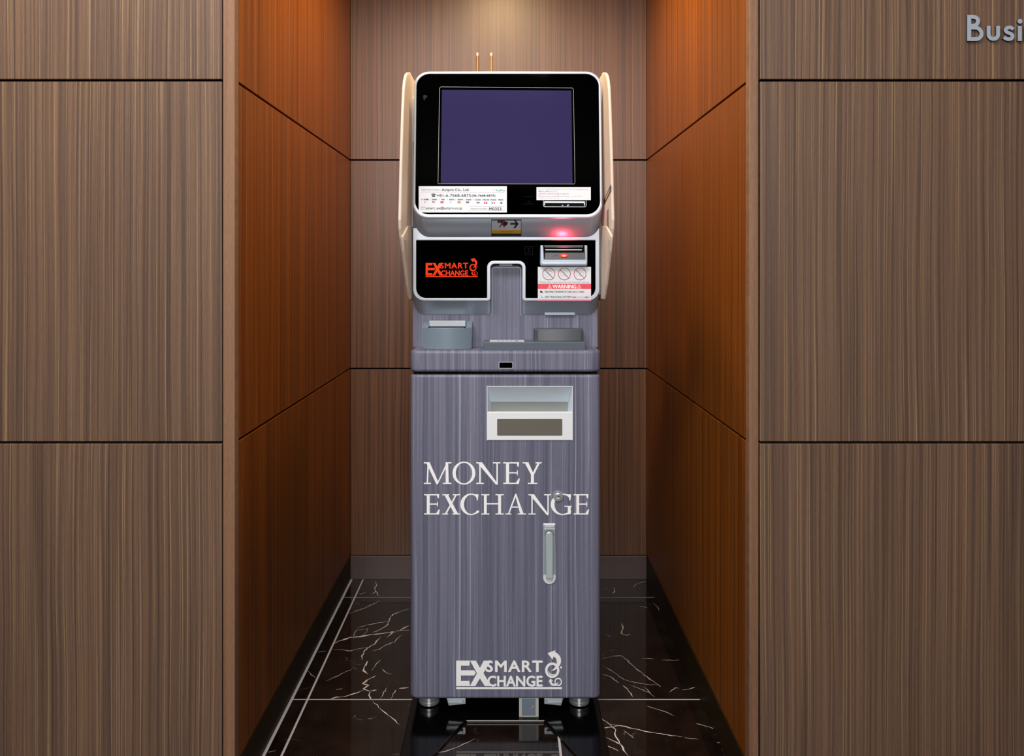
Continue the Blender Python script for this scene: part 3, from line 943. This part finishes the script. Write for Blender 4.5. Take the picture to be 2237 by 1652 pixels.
sl.build('slot_ramp', [plain('ramp_charcoal', (44, 48, 56), 0.35), M_GREY_M], acceptor, weld=False)
led_c = acc(846, 397)
MB().prism(PL, circ(led_c, 0.0086, 28, ry=0.0038), 0.004, 0.0095).build('status_light', M_LED, acceptor, bevel=0.0006, label='glowing red status light')
MB().prism(PL, circ((led_c[0], led_c[1] - .0006), 0.005, 20, ry=0.0013), 0.009, 0.0099).build('light_core', M_LEDC, acceptor)
al = lamp('acceptor_led', 'SPOT', PL(led_c[0], led_c[1] + .004, 0.018), PL(led_c[0], led_c[1] + .10, 0.026), 0.5, (1.0, 0.05, 0.07), 0.012)
al.data.spot_size = math.radians(125)
al.data.spot_blend = 0.7

# warning sticker below the acceptor
def sticker(P, name, px0, py0, px1, py1, h, mat, parent, label, th=0.0004):
    return MB().prism(P, P.pts([(px0, py0), (px0, py1), (px1, py1), (px1, py0)]), h - th, h).build(name, mat, parent, label=label)
HS = 0.0034
ws_ = sticker(PL, 'warning_sticker', 1174.8, 583.2, 1290.8, 657.2, HS, M_PAPER, root, 'white sticker with three red prohibition signs and a red warning band', 0.0022)
e = HS + 0.0001
w0 = MB()
w0.flat(PL, PL.pts([(1174.8, 620), (1174.8, 631.5), (1290.8, 631.5), (1290.8, 620)]), e)
w0.build('warning_band', M_REDB, ws_)
w1 = MB()
w1.flat(PL, PL.pts([(1174.8, 654), (1174.8, 657.2), (1290.8, 657.2), (1290.8, 654)]), e)
w1.build('bottom_band', M_PINK, ws_)
w2 = MB()
w2.text(PL, 'WARNING', (1207, 622.3, 1258.5, 630), e + .0001, bold=0.03)
for cx in (1200.5, 1265):
    t3 = PL.pts([(cx, 621.8), (cx - 4.3, 630), (cx + 4.3, 630)])
    w2.stroke(PL, t3, 0.0011, e + .0001, closed=True)
    w2.stroke(PL, PL.pts([(cx, 624.4), (cx, 629)]), 0.0009, e + .0001)
w2.build('warning_text', M_WHITE, ws_, weld=False)
for cx in (1198.8, 1232.8, 1266.8):
    w3 = MB()
    c = PL.p(cx, 598.5)
    w3.stroke(PL, circ(c, 0.01435, 40), 0.0014, e + .0002, closed=True)
    w3.stroke(PL, PL.pts([(cx - 9.8, 588.7), (cx + 9.8, 608.3)]), 0.0014, e + .0003)
    w3.build('prohibition_sign', M_RED, ws_, weld=False)
w3 = MB()
w3.text(PL, '防犯カメラ作動中', (1250.5, 636.2, 1276, 639.8), e, bold=0.025)
w3.text(PL, '追跡システム作動中', (1249.5, 647.8, 1288, 651), e, bold=0.025)
w3.build('red_text', M_RED, ws_, weld=False)
w4 = MB()
for cx, tl in ((1198.8, 0.55), (1232.8, 0.05), (1266.8, -0.05)):
    c = PL.p(cx, 598.5)
    L = []
    for (a, b) in ((-.0085, -.0045), (-.002, -.0035), (.003, -.0052), (.0085, -.0035), (.0088, .0045), (.003, .0036), (-.003, .0052), (-.0088, .0042)):
        L.append((c[0] + a * math.cos(tl) - b * math.sin(tl), c[1] + a * math.sin(tl) + b * math.cos(tl)))
    w4.stroke(PL, L, 0.0005, e, closed=True)
    w4.stroke(PL, circ(c, .0022, 12), 0.0005, e, closed=True)
w4.text(PL, "Please don't put wet bill and wrinkle money", (1178, 614.8, 1287, 618.6), e)
w4.build('fine_print', M_INK_G, ws_, weld=False)
w5 = MB()
w5.text(PL, 'Security Cameras in Use', (1190, 635.0, 1248, 640.5), e, bold=0.025)
w5.text(PL, 'GPS TRACKING SYSTEM', (1190, 646.8, 1247.5, 650.8), e, bold=0.025)
w5.flat(PL, PL.pts([(1179, 637), (1182, 634.5), (1184.5, 637), (1187, 640.5), (1183.5, 639.5), (1181, 640)]), e)
w5.stroke(PL, PL.pts([(1181, 645), (1183.5, 648.5), (1181.5, 651)]), 0.0007, e)
w5.stroke(PL, PL.pts([(1183.5, 648.5), (1187, 651.5)]), 0.0009, e)
w5.build('notice_text', M_INK, ws_, weld=False)

# ---------------------------------------------------------------- head: chin and screen
TILT = math.radians(8.0)
YU = 1.855
zU = W(0, 477.5, YU).z
PU = Plane((0, YU, zU), TILT)
ob = prr(PU, 903, 156.5, 1310, 477.5, 0.035, 10)
# the photograph shows the head a touch wider at its foot
(al, b0), (ar, _) = PU.p(901.6, 477.5), PU.p(1311.2, 477.5)
(tl_, b1), (tr_, _) = PU.p(905.2, 157), PU.p(1307.8, 157)
def taper(p):
    s = (p[1] - b0) / (b1 - b0)
    A0, A1 = al + (tl_ - al) * s, ar + (tr_ - ar) * s
    B0, B1 = PU.p(903, 477.5)[0], PU.p(1310, 477.5)[0]
    return (A0 + (A1 - A0) * (p[0] - B0) / (B1 - B0), p[1])
ob = [taper(p) for p in ob]
zchin = W(0, 520.5, YL).z
sh = Vector((0, YL - YU, zchin - zU))
Lf = [PU(a, b, 0) for a, b in ob]
Lm = [p + sh for p in Lf]
Lk = [Vector((p.x, 2.20, p.z - .01)) for p in Lf]
up = MB().loft([Lf, Lm], smooth=False, cap1=False)
up.loft([Lm, Lk], cap0=False)
upper = up.build('upper_housing', M_SILVER_D, root, bevel=0.002, seg=2, angle=60)
for p_ in upper.data.polygons:
    if len(p_.vertices) == 4:
        p_.use_smooth = True
# glass and rim
inb = [taper(p) for p in prr(PU, 908.8, 162.5, 1304.2, 468.5, 0.031, 10)]
rim = MB()
mid = [((a[0] + b[0]) / 2, (a[1] + b[1]) / 2) for a, b in zip(ob, inb)]
rim.loft([[PU(a, b, 0.0) for a, b in ob], [PU(a, b, 0.003) for a, b in [(o_[0] * .7 + m_[0] * .3, o_[1] * .7 + m_[1] * .3) for o_, m_ in zip(ob, mid)]], [PU(a, b, 0.0042) for a, b in mid], [PU(a, b, 0.0034) for a, b in [(o_[0] * .8 + m_[0] * .2, o_[1] * .8 + m_[1] * .2) for o_, m_ in zip(inb, mid)]], [PU(a, b, 0.0005) for a, b in inb]], cap0=False, cap1=False, smooth=True)
rim.build('screen_rim', M_SILVER, upper, label='bright silver rim round the black glass')
MB().prism(PU, inb, 0.0, 0.0012).build('screen_glass', M_BLACK, upper, label='glossy black glass round the display')
fr = MB()
fo = PU.pts([(957, 399), (956.5, 402.0), (1255, 402.5), (1256, 399), (1252.5, 195.5), (1250, 193), (963, 190.5), (960.5, 193)])
fr.stroke(PU, fo, 0.0009, 0.0022, closed=True, h0=0.0)
fr.build('display_frame', plain('display_trim', (136, 138, 136), 0.4, 0.3), upper, label='thin silver line framing the display')
MB().prism(PU, PU.pts([(963, 400.5), (1250.5, 401), (1248, 198.5), (965.5, 197)]), 0.0, 0.0017).build('display', M_SCREEN, upper, label='dark purple lit display')
ci = MB()
ci.flat(PU, PU.pts([(925, 209), (925, 217), (928, 219.5), (930, 214), (934.5, 211.5), (930, 208)]), 0.0014)
ci.build('blue_smear', plain('dim_blue', (11, 15, 24), 0.4, spec=0.1), upper)  # faint irregular dark blue mark
ci = MB()
for a, b in (((1145, 430), (1165, 430)), ((1143, 446), (1166, 445)), ((1152, 441), (1158, 440))):
    ci.stroke(PU, PU.pts([a, b]), 0.0007, 0.0015)
ci.build('glass_icon', M_ETCH, upper)

# company sticker
HU = 0.0018
cs = sticker(PU, 'company_sticker', 914.8, 407.3, 1107.3, 464.5, HU, M_PAPER, root, 'white contact sticker with flags and telephone number')
e = HU + .0001
def c1(cx, cy):
    return (910 + cx / 10.652, 400 + cy / 10.652)
def cb(x0, y0, x1, y1):
    return (*c1(x0, y0), *c1(x1, y1))
t = MB()
t.text(PU, 'Operating Company:', cb(115, 140, 570, 182), e)
t.text(PU, 'Actpro Co., Ltd.', cb(588, 130, 1230, 208), e, bold=0.03)
t.text(PU, '+81-6-7668-6875', cb(470, 258, 1262, 330), e, bold=0.02)
t.text(PU, '(06-7668-6875)', cb(1285, 272, 1832, 336), e, bold=0.04)
t.text(PU, 'smart_ex@actpro.co.jp', cb(220, 555, 1065, 632), e, bold=0.02)
t.text(PU, 'M0353', cb(1690, 572, 1970, 640), e, bold=0.04)
t.text(PU, 'Machine Number:', cb(1265, 585, 1650, 615), e)
# telephone and envelope marks
t.flat(PU, PU.pts([c1(345, 290), c1(345, 262), c1(372, 250), c1(425, 250), c1(447, 262), c1(447, 290), c1(418, 290), c1(415, 275), c1(377, 275), c1(374, 290)]), e)
t.flat(PU, PU.pts([c1(375, 285), c1(418, 285), c1(440, 328), c1(350, 328)]), e)
for seg_ in ([(110, 560), (200, 560), (200, 615), (110, 615)],):
    t.stroke(PU, PU.pts([c1(*q) for q in seg_]), 0.0005, e, closed=True)
t.stroke(PU, PU.pts([c1(110, 560), c1(155, 592), c1(200, 560)]), 0.0005, e)
langs = ['日本語', 'English', '中文', '한국어', 'Español', 'Português', 'ภาษาไทย', 'Tiếng Việt', 'Français', 'Filipino']
lx = [(170, 278), (362, 475), (580, 655), (765, 870), (958, 1075), (1152, 1268), (1362, 1495), (1540, 1690), (1728, 1850), (1905, 2015)]
for i, (s, (a, b)) in enumerate(zip(langs, lx)):
    t.text(PU, s, cb(a, 372 + i, b, 402 + i * 1.2), e + .0001, bold=0.03)
    if i < 7:
        t.text(PU, str(i + 1 if i < 6 else 9), cb(a - 52, 372 + i, a - 38, 402 + i), e + .0001)
t.build('printed_text', M_INK, cs, weld=False)
t = MB()
for i, (a, b) in enumerate(lx):
    t.flat(PU, PU.pts([c1(a - 8, 366 + i), c1(a - 8, 406 + i), c1(b + 8, 406 + i), c1(b + 8, 366 + i)]), e)
t.build('pale_bands', M_BLUEB, cs, weld=False)
t = MB()
t.stroke(PU, PU.pts([c1(112, 212), c1(2045, 226)]), 0.0005, e)
t.stroke(PU, PU.pts([c1(1210, 548), c1(2050, 552), c1(2050, 636), c1(1210, 634)]), 0.0005, e, closed=True)
t.build('rule_lines', M_INK_G, cs, weld=False)
t = MB()
t.text(PU, 'ActPro', cb(1840, 148, 2050, 200), e, bold=0.02)
t.stroke(PU, PU.pts([c1(1765, 140), c1(1795, 195), c1(1832, 135)]), 0.0006, e)
t.stroke(PU, PU.pts([c1(1790, 150), c1(1812, 150)]), 0.0006, e)
t.build('company_mark', M_GREEN, cs, weld=False)
t = MB()
FM = [M_FLAG_R, M_NAVY, M_FLAG_G, M_FLAG_Y, M_WHITE, M_INK_G, M_INK]
def fl_(x0, y0, x1, y1, mi, k=0):
    t.flat(PU, PU.pts([c1(x0, y0), c1(x0, y1), c1(x1, y1), c1(x1, y0)]), e + .00005 * k, mi)
t.flat(PU, PU.pts([c1(200 + 15 * math.cos(a), 447 + 15 * math.sin(a)) for a in [i * .5236 for i in range(12)]][::-1]), e, 0)
fl_(362, 428, 400, 450, 1)
for k in range(3):
    fl_(362 if k > 1 else 402, 430 + k * 14, 438, 437 + k * 14, 0, 1)
fl_(556, 428, 632, 472, 0)
t.flat(PU, PU.pts([c1(793 + 11 * math.cos(a), 453 + 11 * math.sin(a)) for a in [i * .5236 for i in range(12)]][::-1]), e, 1)
for a, b in ((765, 438), (808, 438), (765, 462), (808, 462)):
    fl_(a, b, a + 10, b + 5, 6)
fl_(952, 430, 1030, 474, 3); fl_(952, 430, 1030, 440, 0, 1); fl_(952, 465, 1030, 474, 0, 1); fl_(975, 446, 992, 460, 6, 1)
fl_(1150, 430, 1182, 474, 2); fl_(1182, 430, 1226, 474, 0)
fl_(1396, 442, 1472, 476, 5); fl_(1396, 455, 1472, 463, 1, 1)
fl_(1570, 440, 1648, 486, 0); fl_(1600, 455, 1620, 472, 4, 1)
fl_(1748, 442, 1772, 486, 1); fl_(1798, 442, 1824, 486, 0)
fl_(1935, 446, 1998, 467, 1); fl_(1935, 467, 1998, 490, 0); t.flat(PU, PU.pts([c1(1930, 446), c1(1930, 490), c1(1962, 468)]), e + .0001, 4)
t.build('flags', FM, cs, weld=False)

# notice above the card slot
ns = sticker(PU, 'notice_sticker', 1172, 409.2, 1290.5, 437.8, HU, M_PAPER, root, 'white notice sticker above the card slot')
def c2(cx, cy):
    return (1160 + cx / 15.98, 400 + cy / 15.98)
t = MB(); t2 = MB()
t.text(PU, "Up to 100,000 Japanese yen's worth can", (*c2(255, 195), *c2(1540, 245)), e)
t2.text(PU, 'be added at once', (*c2(1560, 200), *c2(1990, 248)), e)
t2.text(PU, '最初からご案内いたします', (*c2(260, 275), *c2(905, 320)), e, bold=.02)
t2.text(PU, '십만엔까지 한번에 추가할 수 있습니다', (*c2(260, 362), *c2(1320, 408)), e, bold=.015)
t.text(PU, 'Please insert one bill at a time', (*c2(255, 440), *c2(1340, 482)), e)
t2.text(PU, 'without folding it', (*c2(1400, 455), *c2(1800, 488)), e)
t2.text(PU, '一枚ずつ入れてください', (*c2(255, 515), *c2(1020, 548)), e)
t.build('grey_print', M_INK_G, ns, weld=False)
t2.build('red_print', plain('rose_ink', (176, 120, 136), 0.5), ns, weld=False)
t = MB()
t.stroke(PU, PU.pts([c2(1530, 262), c2(1900, 262), c2(1900, 430), c2(1530, 430)]), 0.0004, e, closed=True)
t.build('box_outline', M_INK_F, ns, weld=False)

# card slot
kf = MB()
kf.stroke(PU, PU.pts([c2(430, 625), c2(430, 800), c2(460, 835), c2(1890, 840), c2(1925, 800), c2(1925, 625)]), 0.0009, 0.0026, h0=0.001)
slot = kf.build('card_slot', M_STEEL, root)
MB().prism(PU, PU.pts([c2(480, 715), c2(480, 805), c2(1855, 810), c2(1855, 720)]), 0.001, 0.0016).build('slot_opening', M_GAP, slot)
kt = MB()
kt.prism(PU, PU.pts([c2(455, 645), c2(450, 800), c2(487, 800), c2(492, 712), c2(1842, 718), c2(1850, 803), c2(1888, 803), c2(1880, 650)]), 0.001, 0.0045)
kt.build('slot_hood', M_SILVER, slot, bevel=0.0006)
MB().prism(PU, PU.pts([c2(1060, 790), c2(1095, 765), c2(1140, 795)]), 0.001, 0.002).prism(PU, PU.pts([c2(1250, 795), c2(1275, 760), c2(1330, 765), c2(1300, 800)]), 0.001, 0.002).build('slot_glint', M_STEEL, slot)

# caution sticker on the chin
dv = Vector((0, YU, zU)) - Vector((0, YL, zchin))
PH = Plane((0, YL, zchin), math.atan2(dv.y, dv.z))
def c3(cx, cy):
    return (1060 + cx / 24.86, 470 + cy / 24.86)
y0q, y1q = 235, 1110
qs = sticker(PH, 'caution_sticker', *c3(330, 232), *c3(1965, 1130), 0.0009, M_INK, root, 'small caution sticker with arrow, red cross and yellow band', 0.0007)
e = 0.0010
MB().flat(PH, PH.pts([c3(352, 275), c3(352, 800), c3(1940, 800), c3(1940, 275)]), e).build('sticker_face', plain('grey_sticker', (200, 208, 216), 0.4), qs, weld=False)
t = MB().flat(PH, PH.pts([c3(352, 800), c3(352, 985), c3(1935, 990), c3(1940, 800)]), e)
t.build('yellow_band', M_YELLOW, qs, weld=False)
t = MB()
for r_ in range(3):
    t.stroke(PH, PH.pts([c3(820 - 40 * r_, 860 + 62 * r_), c3(1560 - 20 * r_, 860 + 62 * r_)]), 0.0007, e + .0001)
t.build('caution_print', plain('olive_ink', (122, 104, 62), 0.5), qs, weld=False)
t = MB()
t.flat(PH, PH.pts([c3(1365, 410), c3(1365, 505), c3(1660, 505), c3(1530, 690), c3(1635, 690), c3(1815, 462), c3(1650, 262), c3(1560, 262), c3(1655, 410)]), e + .0001)
t.flat(PH, PH.pts([c3(670, 290), c3(670, 390), c3(850, 420), c3(1020, 560), c3(1130, 570), c3(1220, 450), c3(1215, 345), c3(1080, 330), c3(1000, 275), c3(690, 275)]), e + .0001)
t.stroke(PH, PH.pts([c3(520, 735), c3(1120, 728)]), 0.0004, e + .0001)
t.build('arrow_print', M_INK, qs, weld=False)
t = MB()
t.stroke(PH, PH.pts([c3(760, 270), c3(1060, 640)]), 0.0032, e + .0003)
t.stroke(PH, PH.pts([c3(1050, 270), c3(770, 645)]), 0.0032, e + .0003)
t.build('red_cross', M_RED, qs, weld=False)

# ---------------------------------------------------------------- side wings
def wing(sgn, xo, side):
    k = abs(xo)
    prof_px = [(891, 158.3), (886.5, 158.3), (883.6, 161), (881.8, 166), (879.8, 175), (878, 193), (876, 239), (874, 300), (872.5, 351), (870.5, 444), (869.5, 480), (870.3, 500), (872.2, 520), (876, 548), (884, 608), (889.5, 648), (891, 653), (894, 656), (899, 657)]
    prof = []
    for px, py in prof_px:
        y = 0.2385 * F / (CX - px)
        prof.append((y, ZC - (py - CY) * y / F))
    prof += [(2.02, prof[-1][1]), (2.05, 1.0), (2.05, prof[0][1])]
    xi = xo - sgn * 0.0065
    w = MB().prism(SIDE, prof, min(xo, xi), max(xo, xi)).build('side_wing', M_CREAM, root, bevel=0.0026, seg=3, angle=30,
        label='cream plastic privacy wing at the %s of the screen' % side)
    # thick lower cheek on the inner face with a hollow's shade as a darker patch
    def S(px, py):
        y = (k - 0.0065) * F / (CX - px)
        return (y, ZC - (py - CY) * y / F)
    xm = xi - sgn * 0.0035
    ck = MB()
    ck.prism(SIDE, [S(877.5, 516), S(882, 508), S(889, 494), S(899, 494), S(901, 654), S(894, 654), S(889, 625), S(880, 548)], min(xi + sgn * .001, xm), max(xi + sgn * .001, xm))
    ck.build('wing_cheek', M_CREAM, w, bevel=0.0015)
    hl = MB()
    hl.prism(SIDE, [S(880.0, 524.5), S(883.5, 525), S(884.5, 570), S(883.3, 570)], min(xm, xm - sgn * .0004), max(xm, xm - sgn * .0004))
    hl.build('cheek_hollow_shade', M_CREAM_D, w)
    # stay between wing and housing, added full height to fill the dark gap
    MB().box(min(xi, xi - sgn * 0.02), max(xi, xi - sgn * 0.02), 1.935, 2.04, 0.985, 1.465).build('wing_stay_filler', M_CREAM, w, bevel=0.002)
    return w, xi
wing(-1, -0.2385, 'left')
wr, xi_r = wing(1, 0.2348, 'right')
# sticker on the right wing's inner face
def S2(px, py):
    y = xi_r * F / (px - CX)
    return (y, ZC - (py - CY) * y / F)
h0_, h1_ = xi_r - 0.0004, xi_r + 0.0002
ssp = [S2(1319.5, 437), S2(1335, 402.5), S2(1335.3, 500), S2(1320.5, 513)]
ss = MB().flat(SIDE, ssp, h0_).build('wing_sticker', M_PAPER_T, wr, label='white serial sticker with a black header')
MB().prism(SIDE, [S2(1319.5, 437), S2(1335, 402.5), S2(1335, 419), S2(1320, 449)][::1], h0_ - .0002, h0_).build('sticker_header', M_INK, wr)
MB().flat(SIDE, [S2(1323, 432), S2(1333, 411), S2(1333, 418), S2(1323, 440)], h0_ - .0004).build('header_box', M_TAN, wr)
t = MB()
for i in range(12):
    a = 462 + i * 3.2
    t.prism(SIDE, [S2(1326, a), S2(1330, a - 6), S2(1330, a - 4.5), S2(1326, a + 1.5)], h0_ - .0002, h0_)
t.prism(SIDE, [S2(1325, 499), S2(1330.5, 494), S2(1330.5, 496), S2(1325, 501)], h0_ - .0002, h0_)
t.build('sticker_print', M_INK, wr, weld=False)

# ---------------------------------------------------------------- feet and underside
ZP = 0.006                                    # top of the floor plate
def foot(px):
    y = 1.915
    x = W(px, 1545, y).x
    MB().lathe((x, y, ZP), (0, 0, 1), [(0.0205, 0.0), (0.0245, 0.003), (0.0245, 0.008), (0.0215, 0.0085), (0.0215, 0.011), (0.0235, 0.0115), (0.0235, 0.021), (0.020, 0.022), (0.012, 0.023), (0.012, z_cab0 - ZP + .002)]).build('levelling_foot', M_CHROME, root)
foot(938); foot(1265)
for px in (938, 1265):
    MB().lathe((W(px, 1545, 1.915).x, 2.22, ZP), (0, 0, 1), [(0.0245, 0.0), (0.0245, 0.004), (0.0175, 0.011), (0.0175, 0.020), (0.012, 0.029), (0.012, z_cab0 - ZP + .002)]).build('levelling_foot', M_CHROME, root)
for s, pxc in ((-1, 995), (1, 1211)):
    y = 1.868
    x = W(pxc, 1535, y).x
    b = MB()
    b.prism(Plane((x, y, 0)), [(-.024, z_cab0 + .001), (-.016 if s < 0 else -.024, z_cab0 - (.025 if s < 0 else .021)), (.024 if s < 0 else .016, z_cab0 - (.021 if s < 0 else .025)), (.024, z_cab0 + .001)], -0.03, 0.0)
    b.box(x - .018, x + .018, y - .006, y + .004, z_cab0 - .016, z_cab0 - .012)
    br = b.build('caster_bracket', M_STEEL, root, bevel=0.001)
    MB().lathe((x + s * -.006, y + .045, 0.0285), (1, 0, 0), [(0.004, -.008), (0.0215, -.008), (0.0225, -.006), (0.0225, .006), (0.0215, .008), (0.004, .008)]).build('caster_wheel', M_PLATE, br)
PTB = Plane((0, YC + 0.002, 0))
tabp = prr(PTB, 1134, 1524, 1176.5, 1569.5, [.003, .003, 0, 0])
tab = MB().prism(PTB, tabp, -0.004, 0.0).build('hanging_tab', plain('pale_tab_edge', (176, 178, 172), 0.5), root, label='grey tab with pale edge hanging below the cabinet')
MB().prism(PTB, prr(PTB, 1140, 1526, 1170, 1563, .001), -0.0005, 0.0006).build('tab_face', plain('slate_sticker', (108, 122, 136), 0.4), tab)
t = MB().stroke(PTB, PTB.pts([(1160.5, 1548), (1163.5, 1544), (1168, 1542)]), 0.0012, 0.0008)
t.build('tab_mark', plain('ochre_mark', (196, 170, 110), 0.5), tab)

# ================================================================ floor plate under the machine
pl_poly = [(-0.2300, 2.28), (-0.2300, 1.60), (-0.2080, 1.60), (-0.1025, 1.826), (-0.0940, 1.838), (0.0860, 1.838), (0.0945, 1.826), (0.1980, 1.60), (0.2200, 1.60), (0.2200, 2.28)]
fp = MB().prism(FLOOR, pl_poly, 0.0002, ZP).build('floor_plate', M_PLATE, bevel=0.0018, seg=3)
fp['label'] = 'glossy black anti-tip floor plate with splayed front legs beneath the kiosk'
fp['category'] = 'base plate'

# ================================================================ brass rods behind the machine
for px, word_ in ((1043, 'left'), (1073, 'right')):
    y = YB - 0.016
    top_ = W(px, 115, y)
    r = thing('brass_rod', (top_.x, y, 1.16), 'slim upright brass rod on back wall above the kiosk, %s of the two' % word_, 'rod', 'brass rods on the back wall')
    MB().lathe((top_.x, y, 1.16), (0, 0, 1), [(0.003, 0.0), (0.0033, 0.002), (0.0033, top_.z - 1.16 - .010)], 20).build('rod', M_BRASS, r)
    MB().lathe((top_.x, y, top_.z - .0125), (0, 0, 1), [(0.0033, 0.0), (0.0046, 0.008), (0.0044, 0.0115), (0.0, 0.0125)], 20).build('rod_tip', M_TIP, r, label='pale tip')
    for z in (1.22, 1.60):
        MB().lathe((top_.x, YB + .0002, z), (0, -1, 0), [(0.005, 0.0), (0.005, 0.003), (0.0028, 0.004), (0.0028, 0.016)], 16).build('standoff', M_BRASS, r)

# ================================================================ metal letters on the right wall
PSG = Plane((0, YF, 0))
sg = thing('wall_lettering', tuple(W(2170, 95, YF)), 'blue-grey metal raised sign lettering high on the right wood wall', 'sign')
def c4(cx, cy):
    return PSG.p(2080 + cx / 8.26, cy / 8.26)
HT = 0.005
u4 = PSG.p(2081, 0)[0] - PSG.p(2080, 0)[0]
S4 = lambda w: w / 8.26 * u4
def letter(fn):
    mb = MB(); fn(mb)
    o = mb.build('letter', [M_SIGN, M_SIGN_S], sg, weld=True)
    for q in o.data.polygons:
        if abs(q.normal.y) < 0.5:
            q.material_index = 1
    return o
def L_B(mb):
    mb.prism(PSG, [c4(246, 285), c4(246, 752), c4(316, 752), c4(316, 285)], 0, HT)
    up_ = [(300, 318), (365, 318)] + arcpx(372, 396, 76, -80, 80, 10) + [(365, 512 - 37), (300, 512 - 37)]
    up_ = [(300, 318), (370, 320), (412, 335), (438, 372), (438, 412), (415, 455), (370, 478), (300, 480)]
    lo_ = [(300, 512), (400, 513), (455, 532), (495, 580), (505, 625), (488, 675), (445, 710), (395, 718), (300, 718)]
    mb.stroke(PSG, [c4(*q) for q in smooth_(up_)], S4(68), HT - .0001, h0=0.0)
    mb.stroke(PSG, [c4(*q) for q in smooth_(lo_)], S4(68), HT - .0002, h0=0.0)
def L_u(mb):
    mb.stroke(PSG, [c4(*q) for q in [(631, 482), (631, 560), (631, 625)] + arcpx(717, 630, 86, 170, 10, 14) + [(801, 625), (801, 560), (801, 482)]], S4(68), HT, h0=0.0)
def L_s(mb):
    mb.stroke(PSG, [c4(*q) for q in smooth_([(1072, 545), (1045, 518), (1005, 510), (960, 522), (938, 555), (955, 590), (1005, 612), (1050, 638), (1062, 675), (1040, 708), (1000, 720), (950, 712), (905, 682)])], S4(64), HT, h0=0.0)
def L_i(mb):
    mb.prism(PSG, [c4(1157, 485), c4(1157, 752), c4(1228, 752), c4(1228, 485)], 0, HT)
    mb.prism(PSG, circ(c4(1195, 397), S4(43), 28), 0, HT)
def L_n(mb):
    mb.prism(PSG, [c4(1280, 485), c4(1280, 752), c4(1348, 752), c4(1348, 485)], 0, HT)
    mb.stroke(PSG, [c4(*q) for q in [(1330, 570)] + arcpx(1412, 592, 80, 200, 360, 12) + [(1492, 660), (1492, 752)]], S4(68), HT - .0001, h0=0.0)
for fn in (L_B, L_u, L_s, L_i, L_n):
    letter(fn)
